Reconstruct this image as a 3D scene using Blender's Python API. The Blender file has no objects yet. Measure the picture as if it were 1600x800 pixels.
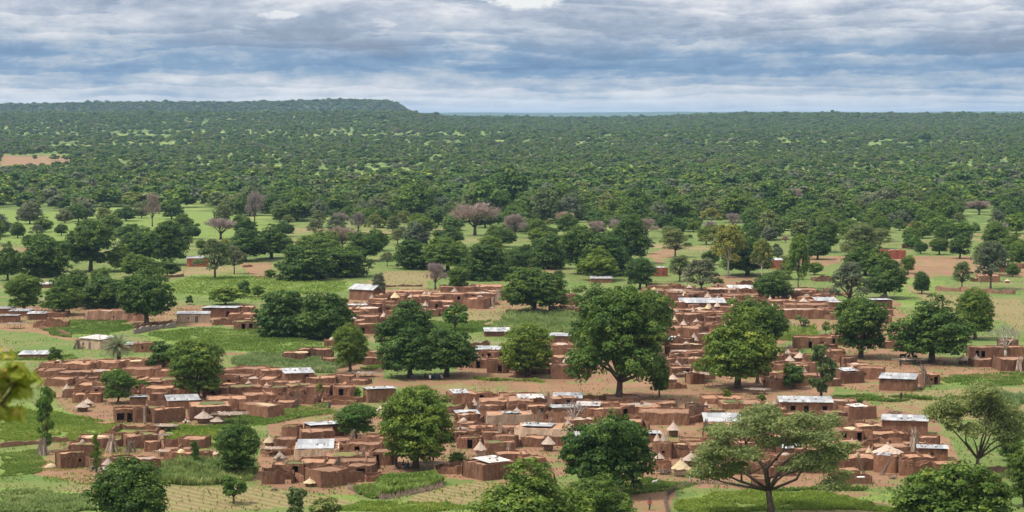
import bpy, math, random
import numpy as np
from mathutils import Vector, Matrix, Euler
PI = math.pi
R = math.radians
scn = bpy.context.scene
COL = scn.collection
# ------------------------------------------------------------------ camera
CAMZ, FPX, HOR = 60.0, 3200.0, 188.0
PITCH = math.atan((400 - HOR) / FPX)
cd = bpy.data.cameras.new('camera')
cam = bpy.data.objects.new('camera', cd)
COL.objects.link(cam)
cam.location = (0, 0, CAMZ)
cam.rotation_euler = (PI / 2 - PITCH, 0, 0)
cd.sensor_width = 36.0
cd.lens = 36.0 * FPX / 1600.0
cd.clip_start = 0.5
cd.clip_end = 90000
cd.dof.use_dof = True
cd.dof.focus_distance = 600
cd.dof.aperture_fstop = 1.6
scn.camera = cam
# ------------------------------------------------------------------ light
SUN_EL, SUN_AZ = R(60), R(-104)          # azimuth from +Y towards +X: behind the camera, to the left
scn.view_settings.view_transform = 'Standard'
scn.view_settings.look = 'None'
scn.view_settings.gamma = 1
scn.view_settings.exposure = 0.62
sd = bpy.data.lights.new('sun', 'SUN')
sd.energy = 2.9
sd.angle = R(8)
sd.color = (1.0, 0.95, 0.87)
sun = bpy.data.objects.new('sun', sd)
COL.objects.link(sun)
sdir = Vector((math.cos(SUN_EL) * math.sin(SUN_AZ), math.cos(SUN_EL) * math.cos(SUN_AZ), math.sin(SUN_EL)))
sun.rotation_euler = sdir.to_track_quat('Z', 'Y').to_euler()

def nodes_of(x):
    x.use_nodes = True
    nt = x.node_tree
    nt.nodes.clear()
    return nt
def mth(nt, op, a, b=None, c=None, clamp=False):
    n = nt.nodes.new('ShaderNodeMath'); n.operation = op; n.use_clamp = clamp
    for i, v in enumerate((a, b, c)):
        if v is None: continue
        if isinstance(v, (int, float)): n.inputs[i].default_value = v
        else: nt.links.new(v, n.inputs[i])
    return n.outputs[0]
def vmth(nt, op, a, b):
    n = nt.nodes.new('ShaderNodeVectorMath'); n.operation = op
    for i, v in enumerate((a, b)):
        if isinstance(v, (tuple, list)): n.inputs[i].default_value = v
        else: nt.links.new(v, n.inputs[i])
    return n.outputs[0]
def noise(nt, vec, scale, detail=3, rough=0.55, dist=0.0):
    n = nt.nodes.new('ShaderNodeTexNoise')
    n.inputs['Scale'].default_value = scale; n.inputs['Detail'].default_value = detail
    n.inputs['Roughness'].default_value = rough; n.inputs['Distortion'].default_value = dist
    if vec is not None: nt.links.new(vec, n.inputs['Vector'])
    return n.outputs['Fac']
def ramp(nt, fac, stops, interp='LINEAR'):
    n = nt.nodes.new('ShaderNodeValToRGB'); cr = n.color_ramp; cr.interpolation = interp
    while len(cr.elements) < len(stops): cr.elements.new(0.5)
    for e, (p, c) in zip(cr.elements, stops):
        e.position = p
        e.color = (c[0], c[1], c[2], 1) if isinstance(c, (tuple, list)) else (c, c, c, 1)
    nt.links.new(fac, n.inputs[0])
    return n.outputs[0]
def mixc(nt, fac, a, b, mode='MIX'):
    n = nt.nodes.new('ShaderNodeMix'); n.data_type = 'RGBA'; n.blend_type = mode
    if isinstance(fac, (int, float)): n.inputs[0].default_value = fac
    else: nt.links.new(fac, n.inputs[0])
    for i, v in ((6, a), (7, b)):
        if isinstance(v, (tuple, list)): n.inputs[i].default_value = (v[0], v[1], v[2], 1)
        else: nt.links.new(v, n.inputs[i])
    return n.outputs[2]
def smooth(nt, v, lo, hi):
    n = nt.nodes.new('ShaderNodeMapRange'); n.interpolation_type = 'SMOOTHSTEP'
    n.inputs[1].default_value = lo; n.inputs[2].default_value = hi
    nt.links.new(v, n.inputs[0])
    return n.outputs[0]
# ------------------------------------------------------------------ world: sky behind a broken layer of cloud
world = bpy.data.worlds.new('World')
scn.world = world
nt = nodes_of(world)
out = nt.nodes.new('ShaderNodeOutputWorld')
bg = nt.nodes.new('ShaderNodeBackground')
bg.inputs[1].default_value = 0.10
sky = nt.nodes.new('ShaderNodeTexSky')
sky.sky_type = 'NISHITA'; sky.sun_disc = False
sky.sun_elevation = SUN_EL; sky.sun_rotation = SUN_AZ
tc = nt.nodes.new('ShaderNodeTexCoord')
sep = nt.nodes.new('ShaderNodeSeparateXYZ')
nt.links.new(tc.outputs['Generated'], sep.inputs[0])
zz = mth(nt, 'MAXIMUM', sep.outputs[2], 0.0)
az = mth(nt, 'ARCTAN2', sep.outputs[0], sep.outputs[1])
# cloud deck seen in perspective: distance grows as the line of sight drops
inv = mth(nt, 'DIVIDE', 1.0, mth(nt, 'ADD', zz, 0.045))
def cloudvec(su, sv, ou=0.0):
    cb = nt.nodes.new('ShaderNodeCombineXYZ')
    nt.links.new(mth(nt, 'ADD', mth(nt, 'MULTIPLY', mth(nt, 'MULTIPLY', az, inv), su), ou), cb.inputs[0])
    nt.links.new(mth(nt, 'MULTIPLY', inv, sv), cb.inputs[1])
    return cb.outputs[0]
def skyvec(sa, sz, o=0.0):
    cb = nt.nodes.new('ShaderNodeCombineXYZ')
    nt.links.new(mth(nt, 'ADD', mth(nt, 'MULTIPLY', az, sa), o), cb.inputs[0]); nt.links.new(mth(nt, 'MULTIPLY', zz, sz), cb.inputs[1])
    return cb.outputs[0]
n_big = noise(nt, skyvec(10.0, 40.0, 3.1), 1.0, 8, 0.60, 0.35)
n_fine = noise(nt, cloudvec(0.9, 0.85, 7.7), 1.0, 8, 0.60, 0.5)
n_puff = noise(nt, skyvec(50.0, 105.0, 1.3), 1.0, 10, 0.66, 0.15)
comb = mth(nt, 'ADD', mth(nt, 'MULTIPLY', n_big, 0.54), mth(nt, 'ADD', mth(nt, 'MULTIPLY', n_fine, 0.19), mth(nt, 'MULTIPLY', n_puff, 0.27)))
# the deck is thin and pale far away, thick and slate blue in the middle distance, lighter grey nearer
thick = ramp(nt, mth(nt, 'MULTIPLY', zz, 10.0), [(0.0, 0.20), (0.10, 0.20), (0.18, 0.36), (0.25, 0.76), (0.36, 0.72), (0.45, 0.50), (0.58, 0.40), (1.0, 0.38)])
tsep = mth(nt, 'MULTIPLY', thick, 1.0)
# rolls of cloud stacked towards the horizon: each with a dark flat base and a pale top
ph = mth(nt, 'ADD', mth(nt, 'MULTIPLY', mth(nt, 'LOGARITHM', mth(nt, 'ADD', zz, 0.012), 2.718), 4.6), mth(nt, 'MULTIPLY', noise(nt, skyvec(7.0, 42.0, 5.0), 1.0, 6, 0.62, 0.3), 4.6))
roll_ = ramp(nt, mth(nt, 'FRACT', ph), [(0.0, 0.95), (0.12, 1.0), (0.5, 0.5), (0.86, 0.0), (1.0, 0.95)])
tsep = mth(nt, 'ADD', tsep, mth(nt, 'MULTIPLY', mth(nt, 'SUBTRACT', roll_, 0.5), 0.22))
dens = mth(nt, 'ADD', tsep, mth(nt, 'MULTIPLY', mth(nt, 'SUBTRACT', comb, 0.5), 3.2), clamp=True)
ccol = ramp(nt, dens, [(0.0, (0.90, 0.90, 0.92)), (0.22, (0.72, 0.74, 0.79)), (0.45, (0.46, 0.54, 0.65)), (0.7, (0.22, 0.355, 0.55)), (1.0, (0.115, 0.24, 0.44))])
# nearer the camera the same cloud is seen from below: lavender grey instead of slate blue
chigh = ramp(nt, dens, [(0.0, (0.96, 0.96, 0.97)), (0.22, (0.78, 0.795, 0.84)), (0.45, (0.54, 0.59, 0.69)), (0.7, (0.34, 0.41, 0.54)), (1.0, (0.23, 0.29, 0.40))])
ccol = mixc(nt, smooth(nt, mth(nt, 'ADD', zz, mth(nt, 'MULTIPLY', mth(nt, 'SUBTRACT', n_big, 0.5), 0.05)), 0.028, 0.046), ccol, chigh)
# overhead and away from the far deck the cloud turns neutral grey
hi = smooth(nt, zz, 0.035, 0.07)
ccol = mixc(nt, mth(nt, 'MULTIPLY', hi, 0.5), ccol, mixc(nt, 1.0, ccol, (1.03, 1.0, 1.02), 'MULTIPLY'))
nb = nt.nodes.new('ShaderNodeRGBToBW'); nt.links.new(ccol, nb.inputs[0])
ccol = mixc(nt, mth(nt, 'MULTIPLY', smooth(nt, zz, 0.055, 0.25), 0.85), ccol, nb.outputs[0])
low = smooth(nt, zz, 0.016, 0.0)
ccol = mixc(nt, mth(nt, 'MULTIPLY', low, 0.55), ccol, (0.74, 0.80, 0.87))
# two small breaks that let the bright cloud top through
def brk(a0, z0, wa, wz):
    da = mth(nt, 'DIVIDE', mth(nt, 'SUBTRACT', az, a0), wa)
    dz = mth(nt, 'DIVIDE', mth(nt, 'SUBTRACT', sep.outputs[2], z0), wz)
    d = mth(nt, 'ADD', mth(nt, 'MULTIPLY', da, da), mth(nt, 'MULTIPLY', dz, dz))
    d = mth(nt, 'ADD', d, mth(nt, 'MULTIPLY', mth(nt, 'SUBTRACT', n_puff, 0.5), 4.5))
    return smooth(nt, d, 1.1, 0.3)
b1 = brk(0.006, 0.0605, 0.026, 0.0075)
b2 = brk(-0.113, 0.0505, 0.010, 0.0022)
ccol = mixc(nt, b1, ccol, (0.95, 0.95, 0.94))
ccol = mixc(nt, mth(nt, 'MULTIPLY', b2, 0.8), ccol, (0.92, 0.93, 0.95))
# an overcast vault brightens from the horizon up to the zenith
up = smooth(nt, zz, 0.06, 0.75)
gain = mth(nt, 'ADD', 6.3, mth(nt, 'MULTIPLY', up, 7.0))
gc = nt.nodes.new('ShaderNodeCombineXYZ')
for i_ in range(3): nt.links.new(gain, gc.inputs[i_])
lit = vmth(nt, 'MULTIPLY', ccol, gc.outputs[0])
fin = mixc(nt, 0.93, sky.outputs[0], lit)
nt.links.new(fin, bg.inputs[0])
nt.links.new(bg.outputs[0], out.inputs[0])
# ------------------------------------------------------------------ pixel of the 1600 px photograph -> ground point (surveying only)
CP, SP = math.cos(PITCH), math.sin(PITCH)
def ground(px, py, z=0.0):
    a, b = (px - 800) / FPX, (400 - py) / FPX
    dx, dy, dz = a, CP + b * SP, -SP + b * CP
    t = (z - CAMZ) / dz
    return dx * t, dy * t, FPX / t          # x, y, pixels per metre
def project(X, Y, Z):
    zc = Y * CP - (Z - CAMZ) * SP
    yc = Y * SP + (Z - CAMZ) * CP
    return 800 + FPX * X / np.maximum(zc, 1e-3), 400 - FPX * yc / np.maximum(zc, 1e-3)
def sn(x, y, s=1.0, k=0.0):
    x = x * s + k * 1.7; y = y * s - k * 2.3
    return (np.sin(x + 1.3 * np.sin(y * 0.7 + k)) + np.sin(y * 1.27 + 1.1 * np.sin(x * 0.83 + 2 * k)) + 0.5 * np.sin(2.3 * x - 1.9 * y + k)) / 2.5
def sstep(v, a, b):
    t = np.clip((v - a) / (b - a), 0, 1)
    return t * t * (3 - 2 * t)
def terrain(X, Y):
    X = np.asarray(X, float); Y = np.asarray(Y, float)
    D = np.maximum(Y, 1.0)
    A = X / np.maximum(D, 200.0)
    hill = 58.0 * (1 - np.clip(Y / 236.0, 0, 1)) + 0.6 * sn(X, Y, 0.11) * (Y < 225) * (Y > 12)
    roll = sstep(Y, 1900, 3300) * (4.5 * sn(X, Y, 1 / 420.0, 1) + 2.5 * sn(X, Y, 1 / 160.0, 2))
    rise = 56 * np.clip((Y - 1500) / 4200.0, 0, 1) ** 1.12
    rise = rise + 20 * sstep(-A, 0.02, 0.06) * np.exp(-((Y - 5200) / 900.0) ** 2)
    ridge_r = 14 * sstep(A, 0.055, 0.12) * np.exp(-((Y - 6200) / 1500.0) ** 2) * (1 + .06 * sn(X, Y, 1 / 700., 4))
    ridge_c = 3 * np.exp(-((Y - 6500) / 1500.0) ** 2)
    mesa = (sstep(-A, 0.040, 0.062)) * sstep(Y, 6600, 7600) * (60 + 5 * sn(X, Y, 1 / 900.0, 5) + 9 * np.exp(-((A + 0.085) / 0.03) ** 2) - 8 * sstep(-A, .17, .26))
    mesa = mesa * (1 - 0.7 * sstep(Y, 9500, 12000))
    far = 86 * sstep(Y, 16000, 21000) * (1 + 0.16 * sn(X, 0, 1 / 1500.0, 6) + 0.1 * sn(X, 0, 1 / 600., 3)) * (1 - sstep(Y, 25000, 29000))
    return hill + roll + rise + ridge_r + ridge_c + mesa + far
def inpoly(px, py, poly):
    inside = np.zeros(px.shape, bool)
    n = len(poly)
    for i in range(n):
        x0, y0 = poly[i]; x1, y1 = poly[(i + 1) % n]
        if y0 == y1: continue
        c = ((y0 > py) != (y1 > py)) & (px < (x1 - x0) * (py - y0) / (y1 - y0) + x0)
        inside ^= c
    return inside
def segdist(px, py, pts, ky=1.0):
    best = np.full(px.shape, 1e9)
    for (x0, y0), (x1, y1) in zip(pts[:-1], pts[1:]):
        dx, dy = x1 - x0, (y1 - y0) * ky
        t = np.clip(((px - x0) * dx + (py - y0) * ky * dy) / (dx * dx + dy * dy + 1e-9), 0, 1)
        best = np.minimum(best, np.hypot(px - x0 - t * dx, (py - y0) * ky - t * dy))
    return best
# ------------------------------------------------------------------ materials
def new_mat(name, rough=0.9):
    m = bpy.data.materials.new(name)
    nt = nodes_of(m)
    o = nt.nodes.new('ShaderNodeOutputMaterial')
    p = nt.nodes.new('ShaderNodeBsdfPrincipled')
    p.inputs['Roughness'].default_value = rough
    p.inputs['Specular IOR Level'].default_value = 0.25
    nt.links.new(p.outputs[0], o.inputs[0])
    return m, nt, p
def objvec(nt):
    return nt.nodes.new('ShaderNodeTexCoord').outputs['Object']
def bump(nt, p, h, s, d=0.05):
    b = nt.nodes.new('ShaderNodeBump'); b.inputs['Strength'].default_value = s; b.inputs['Distance'].default_value = d
    nt.links.new(h, b.inputs['Height']); nt.links.new(b.outputs[0], p.inputs['Normal'])
def scaled(nt, v, s):
    return vmth(nt, 'MULTIPLY', v, s)
def worldpos(nt):
    return nt.nodes.new('ShaderNodeNewGeometry').outputs['Position']
def obrand(nt):
    return nt.nodes.new('ShaderNodeObjectInfo').outputs['Random']
def earth_mat(name, a, b, c, sc=1.0, streak=True):
    m, nt, p = new_mat(name, 0.95)
    v = worldpos(nt)
    n1 = noise(nt, v, 0.35 * sc, 4, 0.6)
    n2 = noise(nt, scaled(nt, v, (1.0, 1.0, 0.28 if streak else 1.0)), 2.2 * sc, 5, 0.7)
    col = mixc(nt, smooth(nt, n1, 0.35, 0.68), a, b)
    col = mixc(nt, mth(nt, 'MULTIPLY', smooth(nt, n2, 0.48, 0.66), 0.85), col, c)
    n4 = noise(nt, scaled(nt, v, (1.0, 1.0, 0.22 if streak else 1.0)), 1.1 * sc, 6, 0.75, 0.6)
    col = mixc(nt, mth(nt, 'MULTIPLY', smooth(nt, n4, 0.52, 0.66), 0.5), col, tuple(q * 0.55 for q in b))
    r = obrand(nt)
    col = mixc(nt, 1.0, col, ramp(nt, r, [(0, (0.70, 0.69, 0.70)), (0.5, (1, 1, 1)), (1, (1.26, 1.24, 1.20))]), 'MULTIPLY')
    n3 = noise(nt, v, 5.0 * sc, 4, 0.75)
    col = mixc(nt, 1.0, col, ramp(nt, n3, [(0.3, (0.70, 0.70, 0.70)), (0.7, (1.26, 1.26, 1.26))]), 'MULTIPLY')
    nt.links.new(col, p.inputs['Base Color'])
    bump(nt, p, n3, 0.7, 0.12)
    return m
M = {}
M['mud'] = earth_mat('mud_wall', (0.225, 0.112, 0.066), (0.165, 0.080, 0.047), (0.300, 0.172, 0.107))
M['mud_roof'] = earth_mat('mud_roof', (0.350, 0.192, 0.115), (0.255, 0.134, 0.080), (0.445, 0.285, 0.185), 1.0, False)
M['mud_dark'] = earth_mat('old_mud', (0.20, 0.115, 0.08), (0.26, 0.14, 0.09), (0.14, 0.085, 0.06))
M['cream'] = earth_mat('cream_plaster', (0.50, 0.36, 0.25), (0.56, 0.42, 0.30), (0.38, 0.24, 0.16))
M['pink'] = earth_mat('pink_plaster', (0.44, 0.24, 0.16), (0.50, 0.30, 0.21), (0.34, 0.17, 0.11))
M['brick'] = earth_mat('red_brick', (0.42, 0.12, 0.07), (0.48, 0.16, 0.10), (0.33, 0.09, 0.06))
M['stone'] = earth_mat('field_stone', (0.30, 0.25, 0.21), (0.22, 0.17, 0.14), (0.40, 0.35, 0.30), 1.5, False)

def metal_mat(name, a, b, rough):
    m, nt, p = new_mat(name, rough)
    v = worldpos(nt)
    n1 = noise(nt, v, 0.6, 5, 0.7)
    n2 = noise(nt, v, 3.0, 4, 0.7)
    col = mixc(nt, smooth(nt, n1, 0.45, 0.75), a, b)
    col = mixc(nt, mth(nt, 'MULTIPLY', smooth(nt, n2, 0.56, 0.74), 0.55), col, (0.40, 0.27, 0.20))
    col = mixc(nt, 1.0, col, ramp(nt, obrand(nt), [(0, (0.62, 0.63, 0.66)), (1, (1.08, 1.08, 1.08))]), 'MULTIPLY')
    nt.links.new(col, p.inputs['Base Color'])
    p.inputs['Metallic'].default_value = 0.12
    return m
M['metal'] = metal_mat('zinc_sheet', (0.48, 0.485, 0.49), (0.35, 0.325, 0.30), 0.45)
M['oldmetal'] = metal_mat('weathered_sheet', (0.62, 0.58, 0.54), (0.44, 0.35, 0.29), 0.6)

def straw_mat(name, a, b):
    m, nt, p = new_mat(name, 0.95)
    v = objvec(nt)
    n = noise(nt, scaled(nt, v, (6, 6, 1.2)), 2.0, 4, 0.7)
    col = mixc(nt, smooth(nt, n, 0.3, 0.7), a, b)
    col = mixc(nt, 1.0, col, ramp(nt, obrand(nt), [(0, (0.75, 0.75, 0.75)), (1, (1.2, 1.15, 1.1))]), 'MULTIPLY')
    nt.links.new(col, p.inputs['Base Color'])
    bump(nt, p, n, 0.8, 0.1)
    return m
M['thatch'] = straw_mat('grey_thatch', (0.34, 0.26, 0.21), (0.52, 0.42, 0.35))
M['straw'] = straw_mat('yellow_straw', (0.45, 0.35, 0.20), (0.62, 0.50, 0.33))
M['stalk'] = straw_mat('dry_stalk', (0.32, 0.24, 0.19), (0.55, 0.45, 0.37))
M['brush'] = straw_mat('dry_brush', (0.13, 0.09, 0.075), (0.27, 0.20, 0.155))
M['wood'] = straw_mat('grey_wood', (0.18, 0.13, 0.10), (0.30, 0.23, 0.18))
def bark_mat(name, a, b):
    m, nt, p = new_mat(name, 0.95)
    v = objvec(nt)
    n = noise(nt, scaled(nt, v, (3, 3, 0.9)), 2.0, 5, 0.7)
    nt.links.new(mixc(nt, smooth(nt, n, 0.35, 0.65), a, b), p.inputs['Base Color'])
    bump(nt, p, n, 1.0, 0.15)
    return m
M['bark'] = bark_mat('bark', (0.075, 0.052, 0.040), (0.15, 0.11, 0.085))
M['palebark'] = bark_mat('pale_bark', (0.42, 0.38, 0.32), (0.58, 0.53, 0.46))

def leaf_mat(name, a, b, c, tr=0.30):
    """a/b: the two leaf colours mixed over clumps, c: odd young or dry clumps"""
    m, nt, p = new_mat(name, 0.55)
    at = nt.nodes.new('ShaderNodeAttribute'); at.attribute_name = 'tint'
    col = mixc(nt, at.outputs['Fac'], a, b)
    col = mixc(nt, smooth(nt, at.outputs['Fac'], 0.86, 0.99), col, c)
    r = obrand(nt)
    col = mixc(nt, 1.0, col, ramp(nt, r, [(0, (0.76, 0.84, 0.80)), (0.5, (1.0, 1.0, 1.0)), (1, (1.24, 1.14, 0.88))]), 'MULTIPLY')
    nt.links.new(col, p.inputs['Base Color'])
    p.inputs['Specular IOR Level'].default_value = 0.22
    o = [n for n in nt.nodes if n.type == 'OUTPUT_MATERIAL'][0]
    t = nt.nodes.new('ShaderNodeBsdfTranslucent'); nt.links.new(col, t.inputs[0])
    mx = nt.nodes.new('ShaderNodeMixShader'); mx.inputs[0].default_value = tr
    nt.links.new(p.outputs[0], mx.inputs[1]); nt.links.new(t.outputs[0], mx.inputs[2]); nt.links.new(mx.outputs[0], o.inputs[0])
    return m
M['leaf_dark'] = leaf_mat('dark_leaf', (0.034, 0.080, 0.013), (0.116, 0.195, 0.026), (0.19, 0.245, 0.045))
M['leaf_mid'] = leaf_mat('green_leaf', (0.058, 0.115, 0.013), (0.165, 0.245, 0.032), (0.27, 0.32, 0.055))
M['leaf_bright'] = leaf_mat('bright_leaf', (0.075, 0.155, 0.022), (0.15, 0.24, 0.040), (0.25, 0.30, 0.06))
M['leaf_olive'] = leaf_mat('olive_leaf', (0.11, 0.15, 0.045), (0.20, 0.245, 0.080), (0.27, 0.27, 0.11))
M['leaf_grey'] = leaf_mat('grey_green_leaf', (0.11, 0.135, 0.070), (0.18, 0.205, 0.11), (0.17, 0.16, 0.10))
M['leaf_yellow'] = leaf_mat('yellow_leaf', (0.16, 0.19, 0.04), (0.27, 0.28, 0.065), (0.38, 0.33, 0.08))
M['leaf_acacia'] = leaf_mat('feathery_leaf', (0.125, 0.170, 0.066), (0.235, 0.295, 0.115), (0.31, 0.33, 0.14), .4)
M['leaf_young'] = leaf_mat('young_leaf', (0.20, 0.27, 0.04), (0.42, 0.44, 0.08), (0.50, 0.40, 0.14), .4)
M['twig'] = leaf_mat('bare_twig', (0.27, 0.205, 0.185), (0.38, 0.31, 0.285), (0.22, 0.20, 0.12), 0.05)
M['palm_leaf'] = leaf_mat('palm_leaf', (0.17, 0.20, 0.10), (0.28, 0.30, 0.16), (0.34, 0.30, 0.17), .4)
M['crop'] = leaf_mat('crop_leaf', (0.15, 0.245, 0.045), (0.285, 0.38, 0.095), (0.40, 0.45, 0.17), .45)
M['millet'] = leaf_mat('millet_leaf', (0.16, 0.24, 0.085), (0.31, 0.40, 0.16), (0.46, 0.47, 0.25), .5)
M['cover'] = leaf_mat('low_herbs', (0.135, 0.225, 0.038), (0.25, 0.335, 0.070), (0.38, 0.39, 0.13), .45)
M['drygrass'] = leaf_mat('dry_grass', (0.20, 0.20, 0.075), (0.30, 0.27, 0.12), (0.40, 0.32, 0.18))
def flat_mat(name, c, rough=0.8):
    m, nt, p = new_mat(name, rough)
    n = noise(nt, objvec(nt), 6.0, 3)
    nt.links.new(mixc(nt, n, tuple(v * 0.8 for v in c), tuple(v * 1.2 for v in c)), p.inputs['Base Color'])
    return m
M['skin'] = flat_mat('brown_skin', (0.085, 0.045, 0.03), 0.6)
M['cloth_dark'] = flat_mat('dark_cloth', (0.035, 0.035, 0.06))
M['cloth_blue'] = flat_mat('blue_cloth', (0.05, 0.11, 0.28))
M['cloth_white'] = flat_mat('white_cloth', (0.75, 0.74, 0.70))
M['cloth_red'] = flat_mat('red_cloth', (0.35, 0.06, 0.05))
M['hide_white'] = flat_mat('white_hide', (0.72, 0.68, 0.62))
M['hide_black'] = flat_mat('black_hide', (0.03, 0.025, 0.022))
M['hide_brown'] = flat_mat('brown_hide', (0.20, 0.10, 0.05))
M['rubber'] = flat_mat('rubber', (0.02, 0.02, 0.022), 0.7)
M['paint_blue'] = flat_mat('blue_paint', (0.06, 0.10, 0.20), 0.4)
M['door_metal'] = flat_mat('painted_door', (0.16, 0.13, 0.12), 0.6)

# ground
def ground_mat():
    m, nt, p = new_mat('savanna_ground', 0.96)
    v = worldpos(nt)
    at = nt.nodes.new('ShaderNodeAttribute'); at.attribute_name = 'cover'
    sp = nt.nodes.new('ShaderNodeSeparateColor'); nt.links.new(at.outputs['Color'], sp.inputs[0])
    n_l = noise(nt, v, 0.012, 5, 0.6, 0.6)
    n_m = noise(nt, v, 0.07, 6, 0.65, 0.4)
    n_s = noise(nt, v, 0.45, 6, 0.7)
    n_t = noise(nt, v, 2.6, 4, 0.7)
    n_st = noise(nt, scaled(nt, v, (0.35, 1.0, 1.0)), 0.11, 6, 0.65, 0.5)
    edge = mth(nt, 'MULTIPLY', mth(nt, 'SUBTRACT', n_s, 0.5), 0.9)
    edge2 = mth(nt, 'MULTIPLY', mth(nt, 'SUBTRACT', n_m, 0.5), 1.1)
    e12 = mth(nt, 'ADD', edge, edge2)
    # rough pasture: yellow-green with dry straw-coloured and green drifts
    base = mixc(nt, smooth(nt, n_st, 0.38, 0.60), (0.170, 0.195, 0.055), (0.115, 0.180, 0.038))
    base = mixc(nt, mth(nt, 'MULTIPLY', smooth(nt, n_m, 0.50, 0.66), 0.9), base, (0.225, 0.195, 0.082))
    base = mixc(nt, mth(nt, 'MULTIPLY', smooth(nt, n_s, 0.52, 0.68), 0.65), base, (0.085, 0.150, 0.030))
    base = mixc(nt, mth(nt, 'MULTIPLY', smooth(nt, n_l, 0.56, 0.68), 0.7), base, (0.33, 0.205, 0.12))
    lush = mixc(nt, smooth(nt, n_s, 0.38, 0.62), (0.120, 0.190, 0.034), (0.190, 0.260, 0.052))
    lush = mixc(nt, mth(nt, 'MULTIPLY', smooth(nt, n_t, 0.52, 0.66), 0.5), lush, (0.26, 0.21, 0.10))
    lush = mixc(nt, mth(nt, 'MULTIPLY', smooth(nt, n_m, 0.55, 0.7), 0.6), lush, (0.27, 0.255, 0.095))
    till = mixc(nt, smooth(nt, n_s, 0.35, 0.65), (0.31, 0.215, 0.115), (0.25, 0.24, 0.085))
    till = mixc(nt, mth(nt, 'MULTIPLY', smooth(nt, n_t, 0.50, 0.66), 0.65), till, (0.13, 0.19, 0.045))
    wv = nt.nodes.new('ShaderNodeTexWave'); wv.inputs['Scale'].default_value = 0.22; wv.inputs['Distortion'].default_value = 1.2
    wv.inputs['Detail'].default_value = 2; wv.inputs['Detail Scale'].default_value = 0.6; wv.bands_direction = 'DIAGONAL'
    nt.links.new(v, wv.inputs['Vector'])
    till = mixc(nt, mth(nt, 'MULTIPLY', wv.outputs['Fac'], 0.62), till, (0.17, 0.12, 0.055))
    earth = mixc(nt, smooth(nt, n_m, 0.35, 0.65), (0.310, 0.170, 0.098), (0.240, 0.128, 0.074))
    earth = mixc(nt, mth(nt, 'MULTIPLY', smooth(nt, n_s, 0.56, 0.70), 0.5), earth, (0.38, 0.25, 0.16))
    earth = mixc(nt, mth(nt, 'MULTIPLY', smooth(nt, n_t, 0.55, 0.70), 0.6), earth, (0.23, 0.19, 0.075))
    n_g = noise(nt, v, 0.16, 6, 0.7, 0.5)
    earth = mixc(nt, mth(nt, 'MULTIPLY', smooth(nt, n_g, 0.50, 0.60), 0.85), earth, mixc(nt, smooth(nt, n_t, .4, .6), (0.13, 0.19, 0.042), (0.21, 0.20, 0.075)))
    earth = mixc(nt, mth(nt, 'MULTIPLY', smooth(nt, n_s, 0.48, 0.36), 0.45), earth, (0.24, 0.125, 0.075))
    def w(ch, lo=0.35, hi=0.62):
        return smooth(nt, mth(nt, 'ADD', sp.outputs[ch], e12), lo, hi)
    col = mixc(nt, w(1), base, lush)
    col = mixc(nt, w(2), col, till)
    col = mixc(nt, w(0), col, earth)
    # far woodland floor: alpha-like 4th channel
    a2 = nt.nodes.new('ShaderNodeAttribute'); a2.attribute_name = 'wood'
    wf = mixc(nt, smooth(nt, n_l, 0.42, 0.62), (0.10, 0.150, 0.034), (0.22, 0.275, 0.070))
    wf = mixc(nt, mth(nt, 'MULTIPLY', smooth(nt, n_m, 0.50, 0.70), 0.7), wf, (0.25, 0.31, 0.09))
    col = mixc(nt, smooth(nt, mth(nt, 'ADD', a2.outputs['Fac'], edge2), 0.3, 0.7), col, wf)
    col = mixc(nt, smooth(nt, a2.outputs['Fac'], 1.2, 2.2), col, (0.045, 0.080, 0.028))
    col = mixc(nt, 1.0, col, ramp(nt, n_t, [(0.25, (0.72, 0.72, 0.72)), (0.75, (1.25, 1.25, 1.25))]), 'MULTIPLY')
    nt.links.new(col, p.inputs['Base Color'])
    bump(nt, p, mth(nt, 'ADD', n_t, mth(nt, 'MULTIPLY', n_s, 1.5)), 0.8, 0.35)
    return m
M['ground'] = ground_mat()

# ------------------------------------------------------------------ object helpers
def mk_mesh(name, V, F, mats, smoothf=False, mi=None):
    me = bpy.data.meshes.new(name)
    V = np.asarray(V, np.float32)
    if isinstance(F, np.ndarray):
        k = F.shape[1]; n = F.shape[0]
        me.vertices.add(len(V)); me.vertices.foreach_set('co', V.ravel())
        me.loops.add(n * k); me.loops.foreach_set('vertex_index', F.astype(np.int32).ravel())
        me.polygons.add(n)
        me.polygons.foreach_set('loop_start', np.arange(0, n * k, k, dtype=np.int32))
        me.polygons.foreach_set('loop_total', np.full(n, k, np.int32))
        me.update(calc_edges=True)
    else:
        me.from_pydata([tuple(map(float, v)) for v in V], [], F)
        me.update()
    for m in (mats if isinstance(mats, (list, tuple)) else [mats]):
        me.materials.append(m)
    if mi is not None: me.polygons.foreach_set('material_index', np.asarray(mi, np.int32))
    if smoothf: me.polygons.foreach_set('use_smooth', np.ones(len(me.polygons), bool))
    return me
def link(name, data, parent=None, loc=(0, 0, 0), rz=0.0, sc=None):
    o = bpy.data.objects.new(name, data)
    COL.objects.link(o)
    o.location = loc
    o.rotation_euler = (0, 0, rz)
    if sc is not None: o.scale = sc if isinstance(sc, (tuple, list)) else (sc, sc, sc)
    if parent is not None: o.parent = parent
    return o
THINGS = []
def tag(o, label=None, cat=None, group=None, kind=None):
    if label: o['label'] = label
    if cat: o['category'] = cat
    if group: o['group'] = group
    if kind: o['kind'] = kind
    return o
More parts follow.
